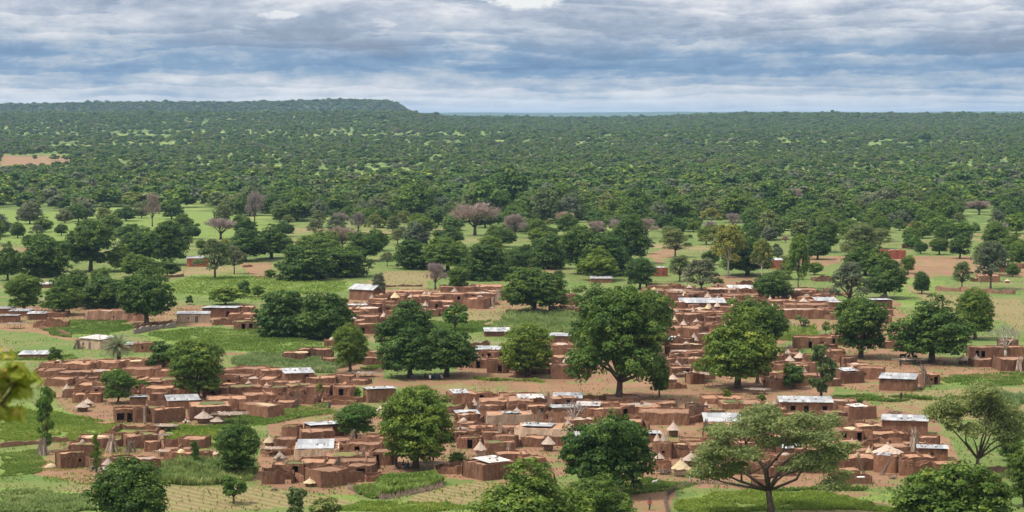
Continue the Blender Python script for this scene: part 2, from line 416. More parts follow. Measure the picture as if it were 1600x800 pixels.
class MB:
    """collects boxes, tubes and cones for one mesh"""
    def __init__(s): s.V = []; s.F = []
    def add(s, V, F):
        k = len(s.V); s.V.extend([tuple(v) for v in V]); s.F.extend([tuple(i + k for i in f) for f in F])
    def box(s, x0, x1, y0, y1, z0, z1, rot=None):
        V = [(x, y, z) for z in (z0, z1) for y in (y0, y1) for x in (x0, x1)]
        s.add(V, [(0, 2, 3, 1), (4, 5, 7, 6), (0, 1, 5, 4), (2, 6, 7, 3), (0, 4, 6, 2), (1, 3, 7, 5)])
    def tube(s, pts, rad, n=6, cap=True):
        P = [Vector(p) for p in pts]; base = len(s.V); prev = None
        for i, p in enumerate(P):
            d = (P[min(i + 1, len(P) - 1)] - P[max(i - 1, 0)]).normalized()
            u = d.orthogonal().normalized() if prev is None else (prev - d * prev.dot(d)).normalized()
            prev = u; w = d.cross(u)
            r = rad[i] if isinstance(rad, (list, tuple)) else rad
            for k in range(n):
                a = 2 * PI * k / n
                s.V.append(tuple(p + (u * math.cos(a) + w * math.sin(a)) * r))
        for i in range(len(P) - 1):
            for k in range(n):
                a = base + i * n + k; b = base + i * n + (k + 1) % n
                s.F.append((a, b, b + n, a + n))
        if cap:
            s.F.append(tuple(base + n * (len(P) - 1) + k for k in range(n)))
            s.F.append(tuple(base + k for k in reversed(range(n))))
    def lathe(s, prof, n=16, jit=0.0, rng=None, c=(0, 0)):
        base = len(s.V)
        for r, z in prof:
            for k in range(n):
                a = 2 * PI * k / n
                q = 1 + (rng.uniform(-jit, jit) if rng else 0)
                s.V.append((c[0] + r * q * math.cos(a), c[1] + r * q * math.sin(a), z + (rng.uniform(-jit, jit) * 0.3 if rng else 0)))
        for i in range(len(prof) - 1):
            for k in range(n):
                a = base + i * n + k; b = base + i * n + (k + 1) % n
                s.F.append((a, b, b + n, a + n))
        s.F.append(tuple(base + n * (len(prof) - 1) + k for k in range(n)))
        s.F.append(tuple(base + k for k in reversed(range(n))))
    def mesh(s, name, mat, smoothf=False): return mk_mesh(name, s.V, s.F, mat, smoothf)
# ------------------------------------------------------------------ the ground sheet
E_, G_, T_ = 0, 1, 2
ZONES = [
 (G_, [(0,628),(60,632),(110,640),(160,652),(205,664),(200,680),(110,690),(0,698)]),
 (G_, [(0,705),(55,700),(82,718),(58,742),(0,745)]), (G_, [(75,508),(110,498),(190,500),(215,512),(170,524),(110,526)]),
 (G_, [(215,522),(280,512),(400,512),(470,528),(530,548),(430,556),(330,548),(260,540)]), (G_, [(0,552),(60,548),(120,560),(60,566),(0,566)]),
 (G_, [(250,446),(300,430),(440,430),(545,440),(560,452),(440,462),(400,472),(270,460)]),
 (G_, [(250,668),(300,660),(380,640),(420,632),(505,632),(525,648),(440,662),(370,672),(350,688),(270,692),(250,684)]),
 (G_, [(640,500),(700,504),(765,502),(760,520),(700,522),(640,530)]), (G_, [(770,505),(800,489),(880,486),(915,490),(905,522),(760,518)]),
 (G_, [(1048,800),(1055,780),(1100,768),(1200,768),(1400,768),(1430,782),(1400,800)]),
 (G_, [(970,756),(1020,745),(1085,752),(1060,768),(985,778)]), (G_, [(1460,592),(1600,578),(1600,604),(1480,602)]),
 (G_, [(500,800),(600,782),(700,786),(760,800)]), (G_, [(520,768),(600,786),(700,768),(700,776),(600,792),(500,780)]),
 (G_, [(0,330),(160,329),(330,333),(450,350),(430,372),(150,376),(0,380)]), (G_, [(1270,425),(1400,430),(1480,440),(1440,470),(1300,440)]),
 (G_, [(0,395),(90,390),(80,410),(0,415)]), (G_, [(170,400),(260,395),(260,425),(170,425)]), (G_, [(1400,470),(1550,476),(1600,470),(1600,484),(1400,480)]),
 (G_, [(0,762),(140,770),(260,790),(260,800),(0,800)]),
 (T_, [(655,765),(760,752),(870,772),(760,790),(640,782)]), (T_, [(1365,612),(1600,606),(1600,662),(1460,652),(1380,640)]),
 (T_, [(640,592),(760,598),(910,600),(900,626),(790,620),(700,614)]), (T_, [(255,760),(420,762),(570,785),(400,797),(255,800)]),
 (T_, [(580,470),(700,428),(640,455),(560,450)]), (T_, [(600,425),(690,420),(660,452),(560,446)]), (T_, [(1230,800),(1300,780),(1400,782),(1390,800)]),
 (T_, [(735,482),(830,490),(760,512),(720,500)]), (T_, [(1400,440),(1470,462),(1600,468),(1600,520),(1560,500),(1460,480)]),
 (E_, [(60,590),(105,562),(250,562),(330,588),(420,572),(540,598),(575,640),(440,660),(365,664),(300,668),(150,664),(105,640)]),
 (E_, [(50,740),(78,700),(110,682),(240,672),(280,692),(335,694),(335,728),(250,735),(240,752),(140,760)]),
 (E_, [(400,756),(408,690),(440,658),(540,650),(680,640),(760,636),(870,650),(905,700),(890,742),(800,758),(690,748),(600,772),(470,770)]),
 (E_, [(690,640),(770,620),(900,616),(1310,618),(1465,655),(1500,720),(1440,760),(1240,765),(1100,762),(1010,748),(880,720)]),
 (E_, [(700,560),(860,532),(1010,475),(1060,448),(1300,462),(1310,508),(1210,540),(1310,585),(1300,618),(900,618),(720,604)]),
 (E_, [(530,478),(560,445),(620,452),(790,446),(905,470),(905,492),(800,486),(610,488),(600,530),(540,520)]),
 (E_, [(0,480),(60,476),(270,478),(400,478),(405,520),(350,508),(280,512),(200,506),(100,502),(60,516),(0,514)]),
 (E_, [(1300,480),(1400,468),(1440,552),(1500,560),(1600,545),(1600,586),(1480,592),(1400,616),(1300,604)]),
 (E_, [(500,596),(640,590),(760,584),(800,592),(640,604),(520,606)]), (E_, [(515,560),(600,568),(600,592),(515,592)]),
 (E_, [(1400,403),(1530,398),(1600,420),(1600,434),(1500,430),(1400,436)]), (E_, [(370,410),(420,412),(440,432),(400,436)]),
 (E_, [(0,243),(122,243),(112,256),(0,274)]), (E_, [(800,405),(870,402),(880,425),(810,420)]), (E_, [(1120,430),(1190,432),(1170,452),(1110,448)]),
 (E_, [(1000,752),(1045,745),(1055,770),(1040,800),(975,800)]), (E_, [(30,388),(55,385),(45,395),(10,396)]), (E_, [(1235,398),(1330,400),(1300,416),(1240,412)]),
 (E_, [(1010,398),(1060,380),(1060,398),(1030,412)]), (E_, [(1240,770),(1330,766),(1380,772),(1260,782)]),
]
PATHS = [([(0,509),(50,514),(112,530),(170,541)], 3.2), ([(690,626),(688,612),(672,598)], 2.0), ([(1000,752),(1032,770),(1022,800)], 3.0), ([(1500,580),(1560,592),(1600,601)], 1.6),
 ([(480,572),(380,553),(330,552)], 1.2), ([(520,602),(760,590),(900,602),(1100,612),(1180,606)], 3.0), ([(430,660),(452,690),(410,720)], 2.5), ([(960,742),(1010,760),(1040,790)], 2.0),
 ([(0,515),(90,520),(60,500)], 3), ([(1440,640),(1360,624),(1300,622)], 1.5)]
CLEAR = [[(0,330),(160,329),(330,333),(460,348),(560,350),(700,352),(900,372),(1030,380),(1240,372),(1320,372),(1380,350),(1600,352),(1600,420),(0,420)],
         [(0,243),(122,243),(112,256),(0,274)], [(800,246),(850,245),(850,249),(800,249)], [(180,212),(270,212),(270,217),(180,217)]]
def build_ground():
    ys = [-6000, -3000, -1200, -500, -200, -60] + list(np.arange(-20, 300, 8.0))
    y = 300.0
    while y < 31000:
        ys.append(y); y += max(y * y / 192000 * 2.6, 0.5) if y < 1400 else y * 0.022
    ys = np.array(ys)
    t = np.concatenate([[-.9, -.7, -.5, -.4], np.linspace(-.34, .34, 520), [.4, .5, .7, .9]])
    Y, T = np.meshgrid(ys, t, indexing='ij')
    X = (np.maximum(Y, 0) + 200) * T
    Z = terrain(X, Y)
    # small real relief near the village
    Z = Z + np.where((Y > 240) & (Y < 1500), 0.05 * sn(X, Y, 0.5, 3), 0)
    px, py = project(X, Y, Z * (Y > 240))
    jx = 5 * sn(X, Y, 0.12, 7); jy = 1.6 * sn(X, Y, 0.10, 8)
    cov = np.zeros(X.shape + (4,), np.float32); cov[..., 3] = 1
    ok = (Y > 240)
    for ch, poly in ZONES:
        m = inpoly(px + jx, py + jy, poly) & ok & (Y < 4200)
        cov[..., :3][m] = 0
        cov[..., ch][m] = 1
    for pts, w in PATHS:
        W = [ground(*p)[:2] for p in pts]
        d = segdist(X, Y, W)
        k = np.clip(1.25 - d / w, 0, 1) * ok
        cov[..., 0] = np.maximum(cov[..., 0], k)
        cov[..., 1] *= (1 - k); cov[..., 2] *= (1 - k)
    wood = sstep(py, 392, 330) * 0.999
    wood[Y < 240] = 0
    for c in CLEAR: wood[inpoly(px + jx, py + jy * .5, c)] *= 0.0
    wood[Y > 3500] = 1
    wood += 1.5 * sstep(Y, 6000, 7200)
    nr, nc = X.shape
    idx = np.arange(nr * nc).reshape(nr, nc)
    F = np.stack([idx[:-1, :-1], idx[:-1, 1:], idx[1:, 1:], idx[1:, :-1]], -1).reshape(-1, 4)
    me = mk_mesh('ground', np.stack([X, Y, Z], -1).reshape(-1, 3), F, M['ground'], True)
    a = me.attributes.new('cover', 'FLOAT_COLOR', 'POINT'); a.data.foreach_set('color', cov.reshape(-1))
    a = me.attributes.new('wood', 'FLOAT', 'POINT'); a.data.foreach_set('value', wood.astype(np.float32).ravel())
    tag(link('ground', me), kind='structure')
build_ground()
# ------------------------------------------------------------------ foliage
def leaf_quads(rng, C, N, size, asp=1.5, tint=None, fold=0.25):
    """diamond leaves at C facing N (arrays) -> V, F(tri), tint per face"""
    n = len(C)
    N = N / (np.linalg.norm(N, axis=1, keepdims=True) + 1e-9)
    up = rng.normal(size=(n, 3)); U = np.cross(N, up); U /= (np.linalg.norm(U, axis=1, keepdims=True) + 1e-9)
    W = np.cross(N, U)
    s = (size * rng.uniform(0.65, 1.35, n))[:, None] if np.isscalar(size) else (size * rng.uniform(0.7, 1.3, n))[:, None]
    a = C + U * s * asp * .5; b = C - U * s * asp * .5
    c = C + W * s * .5 + N * s * fold; d = C - W * s * .5 + N * s * fold
    V = np.stack([a, c, b, d], 1).reshape(-1, 3)
    k = np.arange(n) * 4
    F = np.stack([k, k + 1, k + 2, k, k + 2, k + 3], 1).reshape(-1, 3)
    t = np.repeat(tint if tint is not None else rng.uniform(0, 1, n), 2)
    return V, F, t
def fib_dirs(rng, n):
    v = rng.normal(size=(n, 3)); return v / np.linalg.norm(v, axis=1, keepdims=True)
def crown_mesh(name, seed, lobes, n, size, mat, nclump=26, rc=0.30, low=-0.75, asp=1.5, fill=0.14, loose=0.5):
    """lobes: (x,y,z,rx,ry,rz). Leaves sit on many small clumps spread over each lobe's shell"""
    rng = np.random.default_rng(seed)
    vol = np.array([(l[3] * l[4] * l[5]) ** (2 / 3) for l in lobes]); vol /= vol.sum()
    Cs, Ns, Ts = [], [], []
    for l, w in zip(lobes, vol):
        k = max(int(nclump * (w * len(lobes)) ** 0.8), 4); m = int(n * w)
        R3 = np.array(l[3:6])
        d = fib_dirs(rng, k * 4); d = d[d[:, 2] > low][:k]; k = len(d)
        cc = np.array(l[:3]) + d * R3 * rng.uniform(0.70, 1.0, (k, 1))
        rr = rc * R3.mean() * rng.uniform(0.65, 1.35, k)
        ct = np.clip(rng.normal(0.45, 0.25, k), 0, 1)
        mi = int(m * (1 - fill))
        j = rng.integers(0, k, mi)
        q = fib_dirs(rng, mi); q[:, 2] = np.where(q[:, 2] < -0.3, -q[:, 2], q[:, 2])
        C = cc[j] + q * (rr[j][:, None]) * rng.uniform(0.6, 1.12, (mi, 1)) * np.array([1, 1, 0.72])
        N = q + d[j] * 0.5 + np.array([0, 0, 0.35]) + rng.normal(scale=loose, size=(mi, 3))
        T = np.clip(ct[j] + rng.normal(0, 0.12, mi) + 0.10 * q[:, 2], 0, 1)
        Cs.append(C); Ns.append(N); Ts.append(T)
        mf = m - mi
        q = fib_dirs(rng, mf)
        Cs.append(np.array(l[:3]) + q * R3 * rng.uniform(0.3, 0.85, (mf, 1)) ** 0.5 * .85); Ns.append(q + rng.normal(scale=.6, size=(mf, 3))); Ts.append(rng.uniform(0, .5, mf))
    C = np.concatenate(Cs); N = np.concatenate(Ns); T = np.concatenate(Ts)
    V, F, t = leaf_quads(rng, C, N, size, asp, T)
    me = mk_mesh(name, V, F, mat)
    a = me.attributes.new('tint', 'FLOAT', 'FACE'); a.data.foreach_set('value', t.astype(np.float32))
    return me
def limb_mesh(name, seed, lobes, base_r, fork=2.2, mat=None, wig=0.5, stems=1, n=7, sub=2, forkspread=0.3):
    rng = random.Random(seed); mb = MB()
    cx = sum(l[0] for l in lobes) / len(lobes); cy = sum(l[1] for l in lobes) / len(lobes)
    f = Vector((cx * .15, cy * .15, fork))
    mb.tube([(0, 0, -0.4), (rng.uniform(-.08, .08), 0, fork * .3), (f.x * .6, f.y * .6, fork * .7), f], [base_r * 1.35, base_r, base_r * .85, base_r * .8], n)
    for l in lobes:
        e = Vector(l[:3]); e.z -= l[5] * 0.15
        mid1 = f.lerp(e, .35) + Vector((rng.uniform(-1, 1) * wig, rng.uniform(-1, 1) * wig, rng.uniform(-.1, .5) * wig))
        mid2 = f.lerp(e, .7) + Vector((rng.uniform(-1, 1) * wig, rng.uniform(-1, 1) * wig, rng.uniform(-.2, .5) * wig))
        r = base_r * .55
        mb.tube([f - Vector((0, 0, .15)), mid1, mid2, e], [r, r * .75, r * .5, r * .25], 5)
        for k in range(sub):
            q = mid2.lerp(e, rng.random())
            g = e + Vector((rng.uniform(-1, 1) * l[3], rng.uniform(-1, 1) * l[4], rng.uniform(.1, .8) * l[5])) * .75
            mb.tube([q, q.lerp(g, .5) + Vector((0, 0, wig * .3)), g], [r * .32, r * .22, r * .08], 4)
    return mb.mesh(name, mat or M['bark'], True)
def lobes_round(seed, R_=5.0, z0=1.6, z1=10.0, k=9, fl=0.5, ov=0.62):
    rng = random.Random(seed); L = []
    zc, hz = (z0 + z1) / 2, (z1 - z0) / 2
    L.append((0, 0, zc + .1 * hz, R_ * .70, R_ * .70, hz * .78))
    for i in range(k):
        a = 2 * PI * i / k + rng.uniform(-.35, .35); e = rng.uniform(-.55, .75)
        rr = rng.uniform(.36, .50) * R_
        d = (R_ - rr) * math.cos(e * .9) * rng.uniform(.86, 1.0)
        L.append((d * math.cos(a), d * math.sin(a), zc + (hz - rr * .7) * math.sin(e * 1.1), rr, rr, rr * .82))
    for i in range(6): L.append((R_ * .45 * math.cos(i * 1.05 + seed), R_ * .45 * math.sin(i * 1.05 + seed), z0 + R_ * .26 + rng.uniform(0, .4), R_ * .34, R_ * .34, R_ * .24))
    rr = R_ * .42
    L.append((rng.uniform(-1, 1) * .6, rng.uniform(-1, 1) * .6, z1 - rr * .72, rr * 1.1, rr * 1.1, rr * .75))
    return L
def lobes_broad(seed, k=12, R_=5.0, z0=.8, z1=10.0):
    rng = random.Random(seed); L = []
    for i in range(k):
        a = rng.uniform(0, 2 * PI); q = math.sqrt(rng.random()) * .66 * R_
        h = z0 + (z1 - z0) * (1 - .36 * (q / (.62 * R_)) ** 2) * rng.uniform(.62, 1.0)
        rr = rng.uniform(.34, .48) * R_
        L.append((q * math.cos(a), q * math.sin(a), h - rr * .62, rr, rr, rr * .78))
    for i in range(8):
        a = 2 * PI * i / 8 + rng.uniform(-.3, .3); rr = rng.uniform(.32, .42) * R_
        L.append(((R_ - rr) * math.cos(a) * .98, (R_ - rr) * math.sin(a) * .98, z0 + rr * .7 + (z1 - z0) * rng.uniform(.0, .32), rr, rr, rr * .85))
    L.append((0, 0, z0 + (z1 - z0) * .42, R_ * .6, R_ * .6, (z1 - z0) * .36))
    for i in range(6): L.append((R_ * .45 * math.cos(i * 1.05 + seed), R_ * .45 * math.sin(i * 1.05 + seed), z0 + R_ * .26 + rng.uniform(0, .4), R_ * .34, R_ * .34, R_ * .24))
    return L
def lobes_tier(seed, k=15, R_=5.0, z0=3.0, z1=10.0, flat=.42):
    """layered, flat-bottomed lobes held out on long limbs"""
    rng = random.Random(seed); L = []
    for i in range(k):
        t = i / (k - 1); a = i * 2.4 + rng.uniform(-.3, .3)
        q = R_ * (.80 - .62 * t ** 1.6) * rng.uniform(.7, 1.05); rr = R_ * rng.uniform(.24, .36)
        L.append((q * math.cos(a), q * math.sin(a), z0 + (z1 - z0 - rr * flat) * (t ** .8), rr * 1.1, rr * 1.1, rr * flat * 1.5))
    L.append((0, 0, z0 + (z1 - z0) * .62, R_ * .45, R_ * .45, R_ * .40))
    return L
def twig_mesh(name, seed, R_=5.0, z0=2.2, z1=9.5, n=5200, mat=None, k=9):
    """a leafless dome: limbs, branches and a haze of fine twigs, all fanning outwards"""
    rng = np.random.default_rng(seed); mb = MB(); rr = random.Random(seed)
    ends = []
    mb.tube([(0, 0, -.3), (0, 0, z0 * .6), (0, 0, z0)], [.42, .32, .28], 7)
    for i in range(k):
        a = 2 * PI * i / k + rr.uniform(-.3, .3); el = rr.uniform(.35, 1.3)
        e = Vector((math.cos(a) * math.cos(el) * R_ * .62, math.sin(a) * math.cos(el) * R_ * .62, z0 + math.sin(el) * (z1 - z0) * .62))
        mb.tube([(0, 0, z0 - .1), e * .5 + Vector((0, 0, z0 * .6)), e], [.17, .12, .07], 5)
        for j in range(7):
            g = e + Vector((rr.uniform(-1, 1), rr.uniform(-1, 1), rr.uniform(-.1, 1))) * R_ * .32
            mb.tube([e, e.lerp(g, .5) + Vector((0, 0, .15)), g], [.06, .04, .02], 3); ends.append(g)
    E = np.array([tuple(g) for g in ends])
    j = rng.integers(0, len(E), n)
    A = E[j] + rng.normal(scale=.35, size=(n, 3))
    d = A - np.array([0, 0, z0]); d /= np.linalg.norm(d, axis=1, keepdims=True); d += rng.normal(scale=.55, size=(n, 3)); d /= np.linalg.norm(d, axis=1, keepdims=True)
    B = A + d * rng.uniform(.5, 1.3, (n, 1)); s = np.cross(d, rng.normal(size=(n, 3))); s /= np.linalg.norm(s, axis=1, keepdims=True); s *= .05
    V = np.stack([A - s, A + s, B], 1).reshape(-1, 3); F = np.arange(3 * n).reshape(-1, 3)
    me = mk_mesh(name, V, F, mat or M['twig'])
    t = me.attributes.new('tint', 'FLOAT', 'FACE'); t.data.foreach_set('value', rng.uniform(0, .8, n).astype(np.float32))
    return me, mb
def palm_meshes():
    rng = random.Random(3); nr = np.random.default_rng(3); mb = MB(); Vs = []; Fs = []; T = []
    pts = [(0.25 * math.sin(i * .4), 0, -0.4 + i * .55) for i in range(9)]
    mb.tube(pts, [.36 + .05 * (i % 2) for i in range(9)], 9)
    top = Vector(pts[-1])
    V = []; F = []; t = []
    for i in range(58):
        a = i * 2.399; el = math.radians(80 - 115 * (i / 58) ** .9) + rng.uniform(-.08, .08); L = rng.uniform(3.0, 3.8)
        d = Vector((math.cos(a) * math.cos(el), math.sin(a) * math.cos(el), math.sin(el))); p = top.copy(); spine = [p.copy()]
        for s in range(9):
            d.z -= .075 + .03 * (s > 4); d.normalize(); p = p + d * L / 9; spine.append(p.copy())
        for s in range(1, 10):
            q = spine[s]; dd = (spine[s] - spine[s - 1]).normalized(); side = dd.cross(Vector((0, 0, 1))).normalized()
            for m in (0, .5):
                qq = spine[s - 1].lerp(q, m)
                for sg in (-1, 1):
                    tip = qq + side * sg * .62 * math.sin(PI * (s + m) / 11.5) + dd * .38 - Vector((0, 0, .18)); w = dd * .085
                    k = len(V); V += [tuple(qq - w), tuple(qq + w), tuple(tip)]; F.append((k, k + 1, k + 2)); t.append(min(1, max(0, rng.gauss(.45 + .5 * (i > 48), .15))))
        for s in range(9):
            k = len(V); w = (spine[s + 1] - spine[s]).cross(Vector((0, 0, 1))).normalized() * .035
            V += [tuple(spine[s] - w), tuple(spine[s] + w), tuple(spine[s + 1] + w), tuple(spine[s + 1] - w)]; F.append((k, k + 1, k + 2)); F.append((k, k + 2, k + 3)); t += [.8, .8]
    me = mk_mesh('palm_crown', V, np.array(F), M['palm_leaf']); at = me.attributes.new('tint', 'FLOAT', 'FACE'); at.data.foreach_set('value', np.array(t, np.float32))
    return me, mb.mesh('palm_trunk', M['bark'], True)
# ---- tree kinds, modelled 10 m wide and 10 m tall; every planted tree shares one of these
KIND = {}
def kind(key, crown, trunk): KIND.setdefault(key, []).append((crown, trunk))
for s in range(3):
    L = lobes_round(10 + s, k=11 + s, z0=.75 + .25 * s)
    kind('round', crown_mesh('crown', 20 + s, L, 30000, .20, M['leaf_mid'], 30, .30), limb_mesh('trunk', s, L[:7], .42, 1.9, stems=1))
    kind('rounddark', crown_mesh('crown', 120 + s, L, 26000, .215, M['leaf_dark'], 30, .30), KIND['round'][-1][1])
for s in range(4):
    L = lobes_broad(30 + s)
    c = crown_mesh('crown', 40 + s, L, 27000, .215, M['leaf_dark'], 22, .31)
    t = limb_mesh('trunk', 5 + s, L[:9], .40, 2.0)
    kind('broad', c, t)
    c2 = c.copy(); c2.materials[0] = M['leaf_mid']; kind('broadmid', c2, t)
for s in range(3):
    L = lobes_broad(500 + s, 13, z0=-.5); t = limb_mesh('trunk', 50 + s, L[:6], .40, 1.2)
    kind('thicket', crown_mesh('crown', 510 + s, L, 22000, .25, M['leaf_dark'], 22, .31), t)
L = lobes_round(77, k=9, z0=1.0); c = crown_mesh('crown', 77, L, 15000, .25, M['leaf_bright'], 26, .34, loose=.8); kind('bright', c, limb_mesh('trunk', 7, L[:5], .3, 1.2))
L = lobes_tier(5, 22, z0=2.4, z1=10, flat=.62)
kind('tier', crown_mesh('crown', 50, L, 42000, .18, M['leaf_mid'], 24, .36, low=-.4), limb_mesh('trunk', 8, L[::2], .36, 1.9, wig=.3, sub=1))
L = lobes_tier(15, 13, z0=3.0, z1=10, flat=.6)
kind('tall', crown_mesh('crown', 51, L, 15000, .26, M['leaf_bright'], 18, .36), limb_mesh('trunk', 9, L, .22, 3.2, wig=.3, sub=1))
for s in range(2):
    L = lobes_tier(60 + s, 19, z0=2.8, z1=9.8, flat=.40)
    kind('loose', crown_mesh('crown', 62 + s, L, 12000, .20, M['leaf_olive'], 16, .42, low=-.2, fill=.05, loose=.8), limb_mesh('trunk', 12 + s, L, .30, 2.6, wig=.7, sub=2))
    L = lobes_tier(160 + s, 13, z0=3.6, z1=9.8, flat=.5)
    kind('grey', crown_mesh('crown', 64 + s, L, 8000, .26, M['leaf_grey'], 14, .42, low=-.3, fill=.05, loose=.8), limb_mesh('trunk', 14 + s, L, .26, 3.0, wig=.5, sub=2, mat=M['bark']))
    kind('yellow', crown_mesh('crown', 66 + s, L, 8000, .30, M['leaf_yellow'], 14, .42, low=-.3, fill=.05, loose=.8), limb_mesh('trunk', 14 + s, L, .24, 3.4, wig=.4, sub=1, mat=M['palebark']))
# the wide old tree in the foreground: thick crooked limbs, separate flat pads of fine foliage
rg = random.Random(4); L = []
for (x, z, r) in [(-4.6,5.2,.85),(-4.0,6.8,.8),(-3.4,4.3,.8),(-3.0,8.0,.9),(-2.2,6.2,.85),(-1.6,8.9,.85),(-1.1,7.2,.8),(-.3,9.2,.9),(.2,6.4,.75),(.9,8.5,.95),(1.6,7.0,.85),(2.2,9.0,.9),(2.6,5.4,.9),(3.2,7.6,.95),(3.9,6.2,.9),(4.4,8.2,.8),(4.9,5.2,.75),(3.2,4.2,.8),(4.2,4.3,.6),(-2.6,5.0,.6),(1.2,4.6,.55),(-4.4,3.7,.8),(-3.5,5.8,.8),(-2.7,3.8,.65),(2.2,4.0,.6),(4.0,3.3,.7),(4.8,3.6,.65),(-1.4,5.4,.6),(0,9.7,.6),(-4.4,6.1,.6),(-4.9,4.0,.55),(5.0,6.8,.6),(.3,7.8,.8),(-3.6,7.6,.6)]:
    y = rg.uniform(-3.2, 3.2); L.append((x, y, z - .1, r * 1.28, r * 1.4, r * .85))
kind('oldtree', crown_mesh('crown', 70, L, 32000, .12, M['leaf_acacia'], 12, .72, low=-.5, fill=.07, loose=.8, asp=2.0), limb_mesh('trunk', 70, L[::3], .27, 2.5, wig=1.0, sub=4))
L = [(x, rg.uniform(-2.2, 2.2), z, r * 1.25, r * 1.3, r * 1.1) for x, z, r in [(-4.3,7.0,.9),(-3.2,7.9,1.0),(-2.1,6.6,.8),(.6,9.1,1.1),(1.4,7.9,1.1),(.2,7.2,.9),(2.6,6.7,1.2),(3.6,5.7,1.1),(4.4,6.4,.8),(1.8,5.4,.9),(-1.0,5.2,.8),(3.0,4.3,.9),(4.6,4.6,.7),(-3.4,6.0,.7),(1.2,9.6,.6),(-1.6,7.6,.6)]]
for q in range(2):
    rq = random.Random(40 + q); Ll = [(rq.uniform(-2.4, 2.4), rq.uniform(-2.4, 2.4), 1.6 + i * .72, rq.uniform(1.4, 2.6), rq.uniform(1.4, 2.6), rq.uniform(.4, .75)) for i in range(12)]
    kind('lump', crown_mesh('crown', 90 + q, Ll, 5200, .42, M['leaf_bright' if q == 0 else 'leaf_olive'], 10, .55, low=-.8, fill=.04, loose=.9), limb_mesh('trunk', 91 + q, Ll[3:], .5, 1.6, sub=1))
kind('feather', crown_mesh('crown', 72, L, 24000, .145, M['leaf_acacia'], 16, .85, low=-.7, fill=.08, loose=.8, asp=2.0), limb_mesh('trunk', 72, L[::2], .24, 2.0, wig=.6, sub=2))
kind('bush', crown_mesh('bush', 80, [(x, y, z, r, r, r * .85) for x, y, z, r in [(-2.6,0,3.5,2.4),(2.4,.8,3.6,2.5),(0,-1.5,3.2,2.8),(0,1.6,5,3.2),(-1,0,6.8,2.6),(1.6,-.6,6.4,2.3)]], 5000, .42, M['leaf_mid'], 18, .36, low=-.9), limb_mesh('stem', 80, [(-2,0,3,1,1,1),(2,0,3,1,1,1),(0,1,4,1,1,1)], .25, .6))
kind('bushdark', crown_mesh('bush', 81, [(x, y, z, r, r, r * .85) for x, y, z, r in [(-3,0,3,2.2),(3,.8,3,2.2),(-1,-1.5,4,2.6),(1.4,1.6,5.4,2.8),(-1.6,0,6.2,2.4),(1,-.6,7.6,2.1)]], 5000, .42, M['leaf_dark'], 18, .36, low=-.9), KIND['bush'][0][1])
rg = random.Random(21)
Lc = [(math.sin(i * 2.4) * rg.uniform(.6, 2.6), math.cos(i * 2.4) * rg.uniform(.6, 2.6), 1.8 + i * .64, rg.uniform(1.5, 2.6), rg.uniform(1.5, 2.6), rg.uniform(.8, 1.3)) for i in range(12)]
kind('column', crown_mesh('crown', 82, Lc, 6500, .50, M['leaf_olive'], 12, .5, low=-.8, fill=.05), limb_mesh('trunk', 82, Lc[4:], .5, 2.0, sub=1))
Lc = [(math.sin(i * 2.1) * 2.6, math.cos(i * 2.1) * 2.6, 4.2 + (i % 4) * 1.35, 1.7, 1.7, 1.3) for i in range(9)]
kind('sapling', crown_mesh('crown', 83, Lc, 3600, .52, M['leaf_bright'], 9, .5, low=-.8, fill=.05), limb_mesh('trunk', 83, Lc, .40, 2.4, sub=1))
Lc = [(math.sin(i * 2.1) * 3.0, math.cos(i * 2.1) * 3.0, 5.6 + (i % 3) * 1.3, 1.9, 1.9, 1.3) for i in range(9)]
kind('umbrella', crown_mesh('crown', 84, Lc, 3000, .55, M['leaf_olive'], 9, .5, low=-.8), limb_mesh('trunk', 84, Lc, .55, 2.0, sub=1))
for s in range(2):
    me, mb = twig_mesh('twigs', 90 + s); kind('bare', me, mb.mesh('trunk', M['bark'], True))
me, mb = twig_mesh('twigs', 95, n=500, k=6); kind('deadtree', me, mb.mesh('trunk', M['palebark'], True))
pc, pt = palm_meshes(); kind('palm', pc, pt)
# forest trees, lighter meshes
for s in range(7):
    L = lobes_round(200 + s, k=8, z0=.6) if s % 2 else lobes_broad(210 + s, 7, z0=.5)
    me = crown_mesh('crown', 220 + s, L, 5200, .42, [M['leaf_dark'], M['leaf_mid'], M['leaf_bright'], M['leaf_dark'], M['leaf_mid'], M['leaf_olive'], M['leaf_grey']][s], 12, .38)
    kind('forest', me, limb_mesh('trunk', 230 + s, L[:3], .32, 1.6, sub=0, n=5))
FAR = []
for s in range(8):
    rg = random.Random(300 + s)
    L = [(rg.uniform(-1.9, 1.9), rg.uniform(-1.9, 1.9), rg.uniform(3.2, 6.8), *(lambda r: (r, r, r * .8))(rg.uniform(2.4, 3.2))) for _ in range(5)]
    FAR.append(crown_mesh('far_crown', 310 + s, L, 620, 1.05, [M['leaf_dark'], M['leaf_mid'], M['leaf_dark'], M['leaf_mid'], M['leaf_bright'], M['leaf_grey'], M['leaf_olive'], M['leaf_mid']][s], 9, .42, fill=.1))
BARE_AT = []
PLANTED = []         # (x, y, r) footprints
NAMEOF = {'palm': 'palm_tree', 'bush': 'bush', 'bushdark': 'bush', 'bare': 'leafless_tree', 'deadtree': 'leafless_tree', 'sapling': 'young_tree'}
